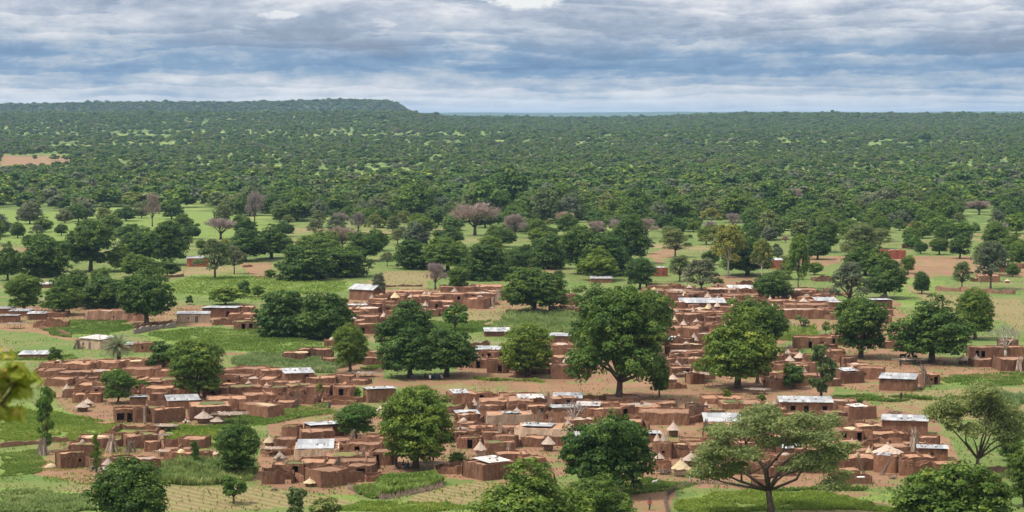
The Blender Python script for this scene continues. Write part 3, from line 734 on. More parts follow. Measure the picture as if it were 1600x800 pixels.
def plant(x, y, wm, hm, key, label, v=0, rz=None, group=None, name=None, sink=0.0):
    c, t = KIND[key][v % len(KIND[key])]
    nm = name or NAMEOF.get(key, 'tree')
    r = link(nm, None, None, (x, y, float(terrain(x, y)) - sink), rz if rz is not None else random.uniform(0, 6.28), (wm / 10, wm / 10, hm / 10))
    tag(r, label, 'bush' if nm == 'bush' else ('palm' if key == 'palm' else 'tree'), group)
    link('crown' if nm not in ('bush',) else 'leaves', c, r); link('trunk' if nm != 'bush' else 'stem', t, r)
    PLANTED.append((x, y, wm * .5))
    return r
random.seed(11)
TREES = [
 # px, base y, width px, height px, kind, variant, label
 (650,731,124,118,'round',0,'round dense green tree shading the seated people in the lower village'),
 (557,684,74,54,'bright',0,'low bright green tree crowded over the metal-roofed yard'),
 (371,745,74,78,'rounddark',1,'dark shaggy tree beside the pole shelter and tall crops, lower left'),
 (365,787,44,46,'sapling',0,'small bright young tree with a bent stem in the dry field, lower left'),
 (198,842,128,116,'rounddark',0,'dark round tree cut by the bottom edge of the photo, left'),
 (463,812,36,50,'column',0,'thin spiky young tree at the bottom edge, left of centre'),
 (508,838,62,58,'column',0,'ragged olive shrub-like tree at the bottom edge, beside the thin spiky one'),
 (832,868,178,142,'broadmid',1,'big spreading green tree at the bottom edge, left of the walking person'),
 (938,826,100,84,'broadmid',2,'smaller bright green tree at the bottom edge between two big crowns'),
 (950,772,142,142,'broad',0,'tall dark tree standing in front of the metal roofs, lower centre'),
 (968,626,154,172,'tier',0,'tallest tree in the village centre with a thick visible trunk'),
 (1030,620,34,52,'round',2,'narrow tree leaning out beside the trunk of the tallest tree'),
 (1203,806,216,168,'oldtree',0,'wide old tree with crooked bare limbs and wispy crown, lower right'),
 (1526,742,140,134,'feather',0,'forked olive tree with open crown at the right edge'),
 (1484,842,178,134,'broadmid',3,'large bushy green tree at the bottom right'),
 (1600,792,60,84,'rounddark',2,'dark dense tree cut by the right edge of the photo'),
 (1578,720,44,40,'bright',0,'pale green tree behind the dark tree at the right edge'),
 (308,624,94,88,'round',1,'round deep green tree rising over the left village rooftops'),
 (184,630,58,54,'bright',0,'small bright green tree among the left village rooftops'),
 (72,706,36,98,'lump',0,'leafy column-like tree with stalks stacked round its trunk in the field'),
 (184,567,88,66,'palm',0,'grey-green palm beside the pale metal-roofed house'),
 (255,576,62,46,'bushdark',0,'dark bushy mass right of the palm and small brown house'),
 (86,565,28,24,'bushdark',0,'small dark bush behind the left village roofs'),
 (547,581,58,70,'round',2,'medium round tree beside the grey millet strip'),
 (711,518,44,44,'sapling',0,'slender young tree alone in the middle garden'),
 (634,545,100,80,'thicket',2,'dark tree behind the pair shading people at centre'),
 (640,590,96,78,'broad',1,'left tree of the pair shading people beside the centre path'),
 (698,588,98,84,'broad',3,'right tree of the pair shading people beside the centre path'),
 (824,588,86,76,'round',0,'neat dome-crowned tree with a forked trunk near the centre path'),
 (835,490,102,80,'broad',3,'dome-like tree behind the bright millet patch'),
 (952,548,128,112,'broad',0,'dark broad tree just behind the tallest tree'),
 (1016,556,80,96,'round',1,'dark tree filling in to the right behind the tallest tree'),
 (1152,606,128,116,'broadmid',1,'big wide-crowned tree over the right-centre village'),
 (1184,548,98,92,'broad',0,'tree peeking up behind the big wide-crowned tree, right of centre'),
 (1239,607,46,42,'bushdark',0,'dark bush beside a conical granary, right of centre'),
 (1283,622,50,84,'lump',1,'slender olive tree standing by the village edge path'),
 (1345,559,92,88,'rounddark',1,'dark dome tree at the front of the right village clump'),
 (1327,488,72,76,'grey',0,'grey-green airy tree behind the right dome tree'),
 (1383,466,66,64,'broad',2,'dark tree above the small two-step house at right'),
 (1455,566,128,96,'broad',1,'broad low-crowned tree shading animals at right'),
 (1523,530,64,74,'round',0,'lopsided tree on the right side of the broad animal-shading tree'),
 (1571,560,70,60,'deadtree',0,'leafless grey tree leaning over the far right huts'),
 (1440,459,28,32,'rounddark',0,'small dark tree alone in the grass right of the two-step house'),
 (1548,452,62,72,'grey',1,'grey-green tree with a pale trunk by the far brown house, right'),
 (1503,452,36,42,'loose',1,'thin bending tree left of the pale-trunked tree, right'),
 (1419,427,22,24,'round',1,'tiny tree on the red bare ground, right'),
 (1208,470,64,52,'broad',0,'dense rounded tree over the upper right village roofs'),
 (1247,452,40,84,'tall',0,'tall narrow bright green tree beside the red metal-roofed house'),
 (1096,462,70,56,'grey',0,'spreading grey-green tree at the top of the centre-right village'),
 (1138,433,62,80,'yellow',0,'yellow-green tree with a white trunk'),
 (1168,430,80,56,'broad',2,'dark tree next to the white-trunked tree'),
 (1190,436,40,60,'yellow',1,'thin yellow-green tree between the white-trunked tree and the red house'),
 (1254,518,24,26,'umbrella',0,'little umbrella-shaped shrub in the right garden'),
 (1290,522,14,20,'sapling',0,'tiny sapling right of the umbrella-shaped shrub'),
 (229,507,90,98,'broad',0,'large dark tree beside the long pink wall, left'),
 (98,492,64,54,'broadmid',1,'green tree above the small market roofs, left'),
 (38,488,62,56,'round',1,'round tree at the far left above the market roofs'),
 (160,482,84,66,'thicket',1,'dark tree behind the long pink wall, left'),
 (112,478,70,60,'thicket',2,'dark tree between the green trees behind the pink wall'),
 (66,432,88,80,'thicket',1,'big dark tree at the far left of the grass belt'),
 (142,424,74,70,'rounddark',2,'dark tree second in the left grass belt'),
 (12,438,40,52,'broad',1,'dark tree touching the left edge in the grass belt'),
 (222,412,66,58,'broad',0,'dark tree left of the far low house'),
 (266,414,62,60,'rounddark',0,'dark tree close beside the far low house'),
 (262,432,44,30,'bushdark',0,'low bush in front of the far low house'),
 (220,436,52,40,'broadmid',3,'pale green bushy tree below the left grass belt'),
 (336,435,62,60,'loose',0,'lone olive tree with a bent trunk in the green field'),
 (366,428,38,44,'grey',1,'small grey-green tree beside the lone bent olive tree'),
 (383,408,66,48,'broad',2,'dark tree behind the lone bent olive tree'),
 (424,404,62,46,'broad',1,'dark tree left of the great thicket'),
 (476,437,92,64,'thicket',0,'dense left half of the great dark thicket'),
 (536,432,92,60,'thicket',1,'dense right half of the great dark thicket'),
 (500,410,70,50,'broadmid',0,'green tree behind the great dark thicket'),
 (570,408,56,48,'broad',0,'dark tree at the right end of the great thicket'),
 (440,525,100,84,'thicket',0,'left one of the twin dark trees joined at the crown'),
 (504,529,98,92,'thicket',1,'right one of the twin dark trees joined at the crown'),
 (352,476,58,32,'bush',0,'broad green bush in the left middle field'),
 (381,464,26,28,'bushdark',0,'small dark bush right of the broad green bush'),
 (403,464,22,20,'bush',0,'small round bush third in the middle field row'),
 (296,476,14,16,'bushdark',0,'tiny dark bush near the cream-fronted house'),
 (592,468,28,40,'grey',0,'thin grey tree in front of the gabled metal-roofed house'),
 (680,452,40,46,'bare',0,'brown half-bare tree behind the upper centre compound'),
 (716,453,38,34,'round',1,'compact green tree behind the upper centre compound'),
 (648,420,74,50,'thicket',2,'dark tree at the left end of the long dark tree row'),
 (700,424,72,54,'broadmid',3,'tree second from left in the long dark tree row'),
 (752,437,86,66,'thicket',0,'large dark tree third in the long dark tree row'),
 (800,432,60,56,'thicket',1,'dark tree at the right end of the long dark tree row'),
 (858,420,70,58,'thicket',2,'dark tree left of the gap over red ground'),
 (905,428,60,66,'rounddark',2,'dark tree standing right of the gap over red ground'),
 (950,430,88,78,'thicket',0,'big dark tree in the centre of the upper grove'),
 (937,438,60,46,'broadmid',1,'lighter green tree in front of the upper grove'),
 (985,412,60,66,'rounddark',0,'dark tall tree at the right of the upper grove'),
 (1000,452,50,46,'rounddark',1,'round dark tree nearest the village from the upper grove'),
 (1055,402,48,44,'loose',0,'reddish-olive airy tree right of the upper grove'),
 (1062,440,44,40,'loose',1,'wiry open tree left of the spreading grey-green tree'),
 (1122,396,54,44,'yellow',0,'yellowish tree further back from the white-trunked tree'),
 (1345,412,74,62,'loose',1,'olive tree left of the red brick house'),
 (1352,430,60,46,'broad',1,'dark tree in front of the red brick house'),
 (1378,432,36,42,'bushdark',0,'dark bush in front of the red brick house'),
 (1286,394,44,52,'broad',2,'dark tree with a thick stem above the right field'),
 (1500,404,34,32,'rounddark',2,'small dark tree beyond the red bare ground'),
 (1546,430,70,52,'loose',1,'pale olive bushy tree at the right beyond the red ground'),
 (1555,388,40,36,'round',0,'green tree left of the right edge pasture'),
 (1580,396,40,28,'broadmid',2,'small spreading tree at the right edge pasture'),
 (1338,634,22,16,'bush',0,'small blue-green bush beside the ploughed field'),
 (715,729,32,26,'bush',0,'small green bush behind the low rounded wall, lower centre'),
 (305,728,17,38,'lump',0,'narrow leafy shrub between mud houses, lower left'),
 (150,738,15,58,'lump',0,'leafy pole-like tree between the houses, far lower left'),
 (896,668,60,48,'deadtree',0,'bare reddish branching tree above the metal roofs'),
 (222,612,30,22,'bush',0,'yellowish bush behind the left compound'),
 (500,622,14,24,'yellow',0,'yellow-green little tree beside the house with a doorway'),
 (558,622,12,18,'bushdark',0,'slim dark shrub touching the metal-roofed house'),
 (1135,626,14,20,'bush',0,'small shrub on the path behind the right compounds'),
 (1190,628,16,14,'bush',0,'low shrub near the right compounds and path'),
 (1455,708,16,14,'bush',0,'little bush in front of the bright metal roof'),
 (1277,478,14,9,'bush',0,'tiny rounded bush beside white conical roofs'),
 (840,372,30,26,'round',0,'small round tree below the forest edge, centre'),
 (238,354,30,58,'bare',0,'tall brown leafless tree left of the pair at forest edge, left'),
 (345,374,60,38,'bare',1,'wide brown domed leafless tree at the left forest edge'),
 (398,352,34,58,'bare',0,'tall pinkish leafless tree at the forest edge beside the tin roof'),
 (742,368,76,58,'bare',1,'large domed leafless purple-brown tree, centre'),
 (805,372,40,42,'bare',0,'leafless brown tree right of the large purple-brown dome'),
 (535,392,50,44,'bare',1,'leafless pinkish tree above the great thicket'),
 (560,366,26,38,'bare',0,'small leafless pink tree at the forest foot'),
 (975,374,64,36,'bare',1,'broad leafless brown tree behind the upper grove'),
 (1010,372,40,34,'bare',0,'leafless brown tree right of the broad leafless one'),
 (932,372,40,30,'bare',0,'leafless tree left of the broad leafless one behind the grove'),
 (1145,360,30,30,'bare',0,'leafless brown tree at the right forest foot'),
 (1110,368,26,26,'bare',1,'small leafless tree near the far thatched hut'),
 (1215,322,36,26,'bare',1,'brown leafless tree inside the right forest'),
 (1240,316,32,24,'bare',0,'second brown leafless tree inside the right forest'),
 (1530,336,42,26,'bare',1,'brown leafless tree at the right inside the forest'),
 (190,398,26,34,'deadtree',0,'pale leafless tree in the left grass belt'),
 (1072,448,20,30,'deadtree',0,'pale spiky dead tree left of the spreading grey-green tree'),
]
rb = random.Random(99)
EXTRA = []
for _ in range(1500):
    x, y = rb.uniform(-20, 1620), rb.uniform(352, 446)
    w = rb.uniform(16, 46) * (y / 400) ** 1.5
    if rb.random() > (0.42 if x < 400 and y < 372 else 0.85 if y < 405 else 0.5): continue
    if (1390 < x < 1560 and y > 398) or (250 < x < 420 and y > 395) or (560 < x < 690 and y > 420) or (1000 < x < 1060 and y > 410) or (1270 < x and y > 436) or (270 < x < 560 and y > 436): continue
    if any(abs(x - t[0]) < (w + t[2]) * .40 and abs(y - t[1]) < 11 for t in TREES + EXTRA): continue
    k = rb.choice(['broad', 'rounddark', 'broadmid', 'broad', 'round', 'loose', 'grey', 'bush', 'bushdark', 'bush', 'bare' if y < 385 else 'broad', 'yellow' if y < 400 else 'broadmid'])
    h = w * rb.uniform(.72, 1.0)
    if k.startswith('bush'): w *= .62; h = w * rb.uniform(.6, .8)
    EXTRA.append((x, y, w, h, k, rb.randint(0, 3), None))
    if len(EXTRA) >= 170: break
print('extra', len(EXTRA))
XT = []
TREES = TREES + EXTRA
LM = []
for (x, y, w, h, k, v, lab) in TREES:
    gx, gy, s = ground(x, y)
    r_ = 0
    if k == 'oldtree': rz = 0.0
    elif k == 'tier': rz = 0.6
    elif k == 'feather': rz = 0.0
    else: rz = None
    f = 1.16 if y < 445 and k in ('broad', 'round', 'rounddark', 'broadmid') else 1.08 if k in ('broad', 'round', 'rounddark', 'broadmid') else 1.02
    tr_ = plant(gx, gy, w / s * f, h / s * (f if f > 1.05 else 1), k, lab, v, rz)
    if k == 'bare': BARE_AT.append((gx, gy, w / s * .5))
    if lab is None:
        XT.append((tr_, x, y, ('small ' if w < 24 else 'large ' if w > 42 else '') + {'broad': 'dark spreading tree', 'rounddark': 'dark round tree', 'broadmid': 'green spreading tree', 'round': 'green round tree', 'loose': 'olive open tree', 'grey': 'grey-green thin tree', 'bush': 'green bush', 'bushdark': 'dark bush', 'bare': 'leafless brown tree', 'yellow': 'yellow-green tree'}[k]))
# ------------------------------------------------------------------ woodland
def clear_factor(px, py):
    f = np.ones(px.shape)
    c0 = inpoly(px, py, CLEAR[0])
    f[c0] = np.where(px[c0] < 560, 0.13, 0.50)
    for c in CLEAR[1:]: f[inpoly(px, py, c)] = 0.12
    return f
def scatter(rng, y0, y1, sp, margin=0.04):
    rows = np.arange(y0, y1, sp)
    xs, ys = [], []
    for y in rows:
        w = (0.25 + margin) * y + 40
        x = np.arange(-w, w, sp)
        xs.append(x + rng.uniform(-.48, .48, len(x)) * sp); ys.append(y + rng.uniform(-.48, .48, len(x)) * sp)
    return np.concatenate(xs), np.concatenate(ys)
rng = np.random.default_rng(8)
FX, FY, FW = [], [], []
for (y0, y1, sp, wlo, whi) in [(960, 1180, 12.5, 8, 16), (1180, 1900, 14.0, 9, 21), (1900, 3200, 14.0, 6.5, 14), (3200, 5000, 19.0, 8, 17), (5000, 6600, 21.0, 11, 20), (6600, 10500, 27.0, 17, 28)]:
    x, y = scatter(rng, y0, y1, sp)
    px, py = project(x, y, terrain(x, y))
    patch = sn(x, y, 1 / 95.0, 11) + 0.7 * sn(x, y, 1 / 37.0, 12)
    dens = np.where(patch + .5 * sn(x, y, 1 / 19.0, 14) > 0.0, 0.95, 0.38)
    dens *= np.where(sn(x, y, 1 / 330.0, 13) > 0.45, 0.55, 1.0)
    dens = np.where(y > 5200, 1.0, dens)
    keep = rng.random(len(x)) < dens * clear_factor(px + 6 * sn(x, y, .03, 3), py + 2 * sn(x, y, .03, 4))
    keep &= ~((py > 385) & (rng.random(len(x)) < .6))
    keep |= (y > 4200) & (rng.random(len(x)) < .8)
    x, y = x[keep], y[keep]
    FX.append(x); FY.append(y); FW.append(rng.uniform(wlo, whi, len(x)) * np.where(rng.random(len(x)) < .05, rng.uniform(1.3, 1.8, len(x)), 1.0))
FX = np.concatenate(FX); FY = np.concatenate(FY); FW = np.concatenate(FW)
PT = np.array([(p[0], p[1], p[2]) for p in PLANTED if p[1] > 800])
bad = np.zeros(len(FX), bool)
for p in PT: bad |= (np.abs(FX - p[0]) < p[2] + FW * .35) & (np.abs(FY - p[1]) < p[2] + 25)
for p in BARE_AT: bad |= (np.abs(FX / FY - p[0] / p[1]) * p[1] < p[2] + FW * .4) & (FY < p[1]) & (FY > p[1] - 150)
FX, FY, FW = FX[~bad], FY[~bad], FW[~bad]
o = np.argsort(FY); FX, FY, FW = FX[o], FY[o], FW[o]
vis = np.abs(FX / FY) < 0.257
near = np.where(vis)[0][:290]
isn = np.zeros(len(FX), bool); isn[near] = True
FZ = terrain(FX, FY)
WOODS = []
for i in near:
    v = int(rng.integers(0, 7)); c, t = KIND['forest'][v]
    h = FW[i] * rng.uniform(.72, 1.05)
    r = link('woodland_tree', None, None, (FX[i], FY[i], FZ[i]), rng.uniform(0, 6.28), (FW[i] / 10, FW[i] / 10, h / 10))
    tag(r, None, 'tree', 'trees along the near edge of the forest'); qx, qy = project(np.array([FX[i]]), np.array([FY[i]]), np.array([0.])); WOODS.append((r, float(qx[0]), float(qy[0]), ('wide ' if FW[i] > 13.5 else 'small ' if FW[i] < 10 else '') + ['dark', 'green', 'bright green', 'dark', 'green', 'olive', 'grey-green'][v] + ' woodland tree'))
    link('crown', c, r); link('trunk', t, r)
fx, fy, fz, fw = FX[~isn], FY[~isn], FZ[~isn], FW[~isn]
# every remaining tree of the far forest: points that carry one shared crown mesh each
me = bpy.data.meshes.new('forest')
me.vertices.add(len(fx)); me.vertices.foreach_set('co', np.stack([fx, fy, fz], 1).astype(np.float32).ravel())
for nm, arr in (('wsc', fw / 10), ('hsc', np.minimum(fw / 10 * rng.uniform(.58, .95, len(fx)), np.where(fy < 2000, 1.6, 1.0) * rng.uniform(.6, 1.0, len(fx)) * np.where(rng.random(len(fx)) < .10, rng.uniform(1.3, 2.0, len(fx)), 1.0))), ('rot', rng.uniform(0, 6.28, len(fx)))):
    a = me.attributes.new(nm, 'FLOAT', 'POINT'); a.data.foreach_set('value', arr.astype(np.float32))
a = me.attributes.new('pick', 'INT', 'POINT'); a.data.foreach_set('value', rng.integers(0, 8, len(fx)).astype(np.int32))
pc_ = bpy.data.collections.new('far_crown_shapes')
for i, m_ in enumerate(FAR):
    pc_.objects.link(bpy.data.objects.new('far_crown_%d' % i, m_))
fo = tag(link('forest', me), 'endless green woodland covering the plain and ridges to the horizon', 'forest', kind='stuff')
ng = bpy.data.node_groups.new('forest_scatter', 'GeometryNodeTree')
ng.interface.new_socket('Geometry', in_out='INPUT', socket_type='NodeSocketGeometry')
ng.interface.new_socket('Geometry', in_out='OUTPUT', socket_type='NodeSocketGeometry')
N = ng.nodes.new; Lk = ng.links.new
gi = N('NodeGroupInput'); go = N('NodeGroupOutput'); m2p = N('GeometryNodeMeshToPoints'); iop = N('GeometryNodeInstanceOnPoints'); ci = N('GeometryNodeCollectionInfo')
ci.inputs['Collection'].default_value = pc_; ci.inputs['Separate Children'].default_value = True; ci.inputs['Reset Children'].default_value = True
def nattr(n, t='FLOAT'):
    q = N('GeometryNodeInputNamedAttribute'); q.data_type = t; q.inputs[0].default_value = n; return q.outputs['Attribute']
cs = N('ShaderNodeCombineXYZ'); w_ = nattr('wsc'); Lk(w_, cs.inputs[0]); Lk(w_, cs.inputs[1]); Lk(nattr('hsc'), cs.inputs[2])
cr = N('ShaderNodeCombineXYZ'); Lk(nattr('rot'), cr.inputs[2])
Lk(gi.outputs[0], m2p.inputs['Mesh']); Lk(m2p.outputs[0], iop.inputs['Points']); Lk(ci.outputs[0], iop.inputs['Instance'])
iop.inputs['Pick Instance'].default_value = True
Lk(nattr('pick', 'INT'), iop.inputs['Instance Index']); Lk(cr.outputs[0], iop.inputs['Rotation']); Lk(cs.outputs[0], iop.inputs['Scale'])
Lk(iop.outputs[0], go.inputs[0])
md = fo.modifiers.new('scatter', 'NODES'); md.node_group = ng
print('forest trees', len(fx))
# ------------------------------------------------------------------ low vegetation: crops, herbs and dry grass, as real blades
def pts_in(poly, n, seed, yscale=True):
    """n random ground points inside a surveyed outline, evenly spread on the ground"""
    r = np.random.default_rng(seed)
    W = np.array([ground(*p)[:2] for p in poly]); lo, hi = W.min(0), W.max(0)
    P = r.uniform(lo - 2, hi + 2, (n * 4, 2)); m = inpoly(P[:, 0] + 1.5 * sn(P[:, 0], P[:, 1], .35, seed), P[:, 1] + 3 * sn(P[:, 0], P[:, 1], .2, seed + 1), [tuple(w) for w in W])
    m &= sn(P[:, 0], P[:, 1], .28, seed) + .8 * sn(P[:, 0], P[:, 1], .9, seed + 3) > (-.75 if yscale else 0)
    return P[m][:n], r
def blades(name, P, r, h, w, k, mat, label=None, lean=.5, broad=False):
    n = len(P); k = int(k)
    X = np.repeat(P[:, 0], k); Y = np.repeat(P[:, 1], k); hh = np.repeat(h * r.uniform(.5, 1.3, n) * np.clip(.85 + .45 * sn(P[:, 0], P[:, 1], .7, 2) + .3 * sn(P[:, 0], P[:, 1], .2, 9), .3, 1.5), k) * r.uniform(.7, 1.1, n * k)
    a = r.uniform(0, 2 * PI, n * k); ln = lean * hh * r.uniform(.4, 1.1, n * k)
    base = np.stack([X, Y, 0 * X], 1); tip = base + np.stack([np.cos(a) * ln, np.sin(a) * ln, hh], 1)
    side = np.stack([-np.sin(a), np.cos(a), 0 * a], 1) * w * r.uniform(.6, 1.3, (n * k, 1)) * .5
    mid = base * .45 + tip * .55 + np.stack([0 * a, 0 * a, hh * .16], 1)
    V = np.stack([base, mid - side, tip, mid + side], 1).reshape(-1, 3)
    q = np.arange(n * k) * 4; F = np.stack([q, q + 1, q + 2, q, q + 2, q + 3], 1).reshape(-1, 3)
    me = mk_mesh(name, V, F, mat)
    t = me.attributes.new('tint', 'FLOAT', 'FACE')
    tt = np.clip(np.repeat(np.repeat(r.normal(.5, .22, n), k), 2) + np.repeat(.30 * sn(X, Y, .16, 5) + .2 * sn(X, Y, .6, 2), 2), 0, 1)
    t.data.foreach_set('value', tt.astype(np.float32))
    return tag(link(name, me), label, None, kind='stuff')
def crop(name, poly, n, seed, h, w, k, mat, label, lean=.5):
    P, r = pts_in(poly, n, seed); return blades(name, P, r, h, w, k, mat, label, lean)
crop('millet_crop', [(775,507),(800,490),(880,487),(914,493),(905,522),(760,519)], 9000, 1, 1.5, .22, 3, M['millet'], 'tall grey-green millet growing behind the centre houses')
crop('millet_crop', [(248,734),(345,722),(400,722),(400,752),(330,756),(262,752)], 4200, 2, 1.5, .20, 4, M['millet'], 'tall thick crops in front of the lower left compound')
crop('millet_crop', [(362,559),(440,556),(540,572),(520,586),(440,580),(372,576)], 7500, 3, 1.2, .20, 3, M['millet'], 'grey millet strip left of the medium round tree')
crop('millet_crop', [(1552,622),(1600,620),(1600,641),(1556,640)], 1500, 4, 1.6, .22, 3, M['millet'], 'dark tall crop strip at the right edge')
crop('maize_crop', [(1215,520),(1245,516),(1275,518),(1272,534),(1212,534)], 1300, 5, 1.6, .25, 3, M['crop'], 'bright green garden crop by the umbrella-shaped shrub')
crop('vegetable_crop', [(552,768),(640,744),(678,744),(688,756),(622,772),(590,778)], 3600, 6, 1.2, .36, 4, M['crop'], 'thick leafy vegetables inside the fenced plot')
crop('vegetable_crop', [(1056,800),(1064,782),(1110,770),(1180,768),(1330,776),(1400,800)], 9000, 7, .5, .22, 3, M['crop'], 'green crop inside the curved fence at lower right')
crop('vegetable_crop', [(0,770),(100,772),(150,776),(140,800),(0,800)], 5000, 8, .7, .30, 3, M['millet'], 'pale green crop in the bottom left corner')
crop('herbs', [(0,640),(60,642),(110,646),(200,668),(110,690),(0,696)], 11000, 9, .38, .28, 3, M['cover'], 'bright green herbs covering the left field')
crop('herbs', [(0,708),(55,703),(80,720),(58,740),(0,744)], 3500, 10, .40, .28, 3, M['cover'], 'bright green herbs below the low earth bank')
crop('herbs', [(80,512),(110,500),(190,501),(213,513),(170,523),(110,525)], 4500, 12, .5, .3, 3, M['cover'], 'green garden in front of the long pink wall')
crop('herbs', [(225,524),(290,514),(400,514),(470,529),(525,548),(430,555),(330,546)], 9000, 13, .45, .3, 3, M['cover'], 'green field in front of the cream-fronted house')
crop('herbs', [(400,640),(505,632),(522,646),(440,660),(370,672),(300,668),(350,655)], 4200, 14, .5, .3, 3, M['cover'], 'green weeds between the left compounds')
crop('herbs', [(260,668),(340,670),(350,686),(270,690)], 1800, 17, .5, .3, 3, M['cover'], 'green weeds in front of the conical granaries, left')
crop('herbs', [(975,758),(1020,747),(1080,753),(1060,766),(990,778)], 1800, 15, .35, .22, 3, M['cover'], 'green grass beside the footpath, lower right')
crop('herbs', [(500,800),(560,786),(700,786),(760,800)], 3500, 16, .35, .22, 3, M['cover'], 'green grass along the bottom edge')
crop('herbs', [(640,500),(700,504),(765,503),(760,520),(700,522),(640,529)], 4200, 18, .6, .3, 3, M['cover'], 'green garden round the slender young tree')
crop('herbs', [(250,450),(300,432),(440,432),(540,441),(540,455),(400,470),(270,458)], 8000, 19, .5, .45, 2, M['cover'], 'green field of low crops behind the left rooftops')
crop('herbs', [(1465,592),(1600,580),(1600,603),(1480,601)], 2800, 20, .45, .28, 3, M['cover'], 'green field below the far right huts')
crop('herbs', [(0,553),(110,556),(115,562),(0,562)], 1600, 21, .6, .35, 3, M['cover'], 'green strip above the left village rooftops')
for i, (poly, lb) in enumerate([([(1310,620),(1515,621),(1515,623.5),(1310,623)], 'green hedge line crossing the ploughed field, right'), ([(1240,627),(1420,625),(1420,627),(1240,629)], 'second green line between ploughed plots, right'), ([(1210,765),(1395,764),(1395,768),(1210,768)], 'green strip along the near field edge, lower right'), ([(70,516),(115,525),(110,528),(64,519)], 'green verge of the dirt road, left'), ([(740,592),(860,598),(860,600),(740,595)], 'green verge below the centre path'), ([(560,575),(640,560),(650,564),(580,580)], 'weeds between round tree and tree pair')]):
    crop('verge', poly, 900, 60 + i, .7, .35, 3, M['cover'], lb)
# scattered tufts over the rough ground
r = np.random.default_rng(77)
n = 150000
Y = 250 + 900 * r.random(n) ** 1.3; X = r.uniform(-.28, .28, n) * Y
px, py = project(X, Y, 0 * X)
m = np.ones(n, bool)
for ch, poly in ZONES:
    if ch == E_: m &= ~inpoly(px, py, poly) | (r.random(n) < .05)
for pts, w in PATHS: m &= segdist(X, Y, [ground(*p)[:2] for p in pts]) > w * .8
m &= (sn(X, Y, .13, 1) + sn(X, Y, .45, 2) * .6 + r.normal(0, .5, n)) > .1
P = np.stack([X, Y], 1)[m]
sp_ = r.random(len(P)) < .5
blades('grass_tufts', P[sp_], r, .42, .30, 2, M['cover'], 'green tufts scattered over the rough pasture')
blades('dry_grass_tufts', P[~sp_], r, .38, .26, 2, M['drygrass'], 'dry tufts scattered over the rough pasture')
# ------------------------------------------------------------------ buildings
HOUSES = []          # root, px, py, kind words
FOOT = []            # occupied circles (x, y, r)
def wall_strip(mb, p0, p1, n, th, h, zf, openings=(), step=0.8, batter=0.0, jit=.07, k=0.0):
    """a thick earthen wall from p0 to p1; n = outward normal; openings (u0,u1,z0,z1) in metres along the wall"""
    p0 = Vector(p0); p1 = Vector(p1); L = (p1 - p0).length; d = (p1 - p0) / L; n = Vector(n)
    st = set([0.0, L])
    q = max(int(L / step), 1)
    for i in range(1, q): st.add(L * i / q)
    for o in openings:
        st = set(u for u in st if not (o[0] - .15 < u < o[1] + .15) or u in (0.0, L)); st |= {o[0], o[1]}
    st = sorted(st)
    for a, b in zip(st[:-1], st[1:]):
        mid = (a + b) / 2; op = None
        for o in openings:
            if o[0] - 1e-6 <= a and b <= o[1] + 1e-6: op = o
        def top(u):
            q = p0 + d * u
            return h + zf(q.x, q.y)
        spans = []
        if op is None: spans = [(0 - .3, None)]
        else:
            if op[2] > 0.05: spans.append((-.3, op[2]))
            spans.append((op[3], None))
        for z0, z1 in spans:
            V = []
            for u in (a, b):
                zt = top(u) if z1 is None else z1
                for z, w in ((z0, 0), (zt, 0), (zt, th), (z0, th)):
                    c = p0 + d * u
                    jj = jit * math.sin(c.x * 2.1 + c.y * 1.7 + z * 1.3 + k)
                    off = jj - batter * max(z, 0) if w == 0 else -th + batter * .0
                    if z1 is None and z > 1 and w == 0: off -= .07
                    if w == 0 and (u < .01 or u > L - .01): c = c + d * (.13 if u < .01 else -.13); off -= .13
                    V.append(Vector((c.x, c.y, 0)) + n * off + Vector((0, 0, z)))
            mb.add(V, [(0, 4, 5, 1), (1, 5, 6, 2), (2, 6, 7, 3), (3, 7, 4, 0), (0, 1, 2, 3), (4, 7, 6, 5)])
def sheet_mesh(name, w, L, mat, waves=3):
    n = waves * 4; V = []
    for j in (0, 1):
        for i in range(n + 1):
            V.append((w * i / n, L * j, .03 * math.sin(2 * PI * i / 4)))
    F = [(i, i + 1, n + 2 + i, n + 1 + i) for i in range(n)]
    return mk_mesh(name, V, F, mat)
SHEET = [sheet_mesh('metal_sheet', 1.0, 1.0, M['metal']), sheet_mesh('metal_sheet', 1.0, 1.0, M['oldmetal'])]
STONE = []
for s_ in range(2):
    mb = MB(); rr_ = random.Random(s_); mb.lathe([(.12, 0), (.2, .06), (.18, .15), (.06, .2)], 6, .25, rr_); STONE.append(mb.mesh('stone', M['stone']))
def beam_mesh():
    mb = MB(); mb.tube([(0, 0.3, 0), (0, -.42, -.03)], [.07, .055], 5); return mb.mesh('roof_beam', M['wood'])
BEAM = beam_mesh()
def spout_mesh():
    mb = MB(); mb.tube([(0, .2, 0), (0, -.6, -.10)], [.09, .08], 5); return mb.mesh('water_spout', M['mud_dark'])
SPOUT = spout_mesh()
def leaf_door():
    mb = MB(); mb.box(0, .9, 0, .05, 0, 1.9); mb.box(.05, .85, -.02, 0, .25, .35); mb.box(.05, .85, -.02, 0, 1.5, 1.6); return mb.mesh('door', M['door_metal'])
DOOR = leaf_door()
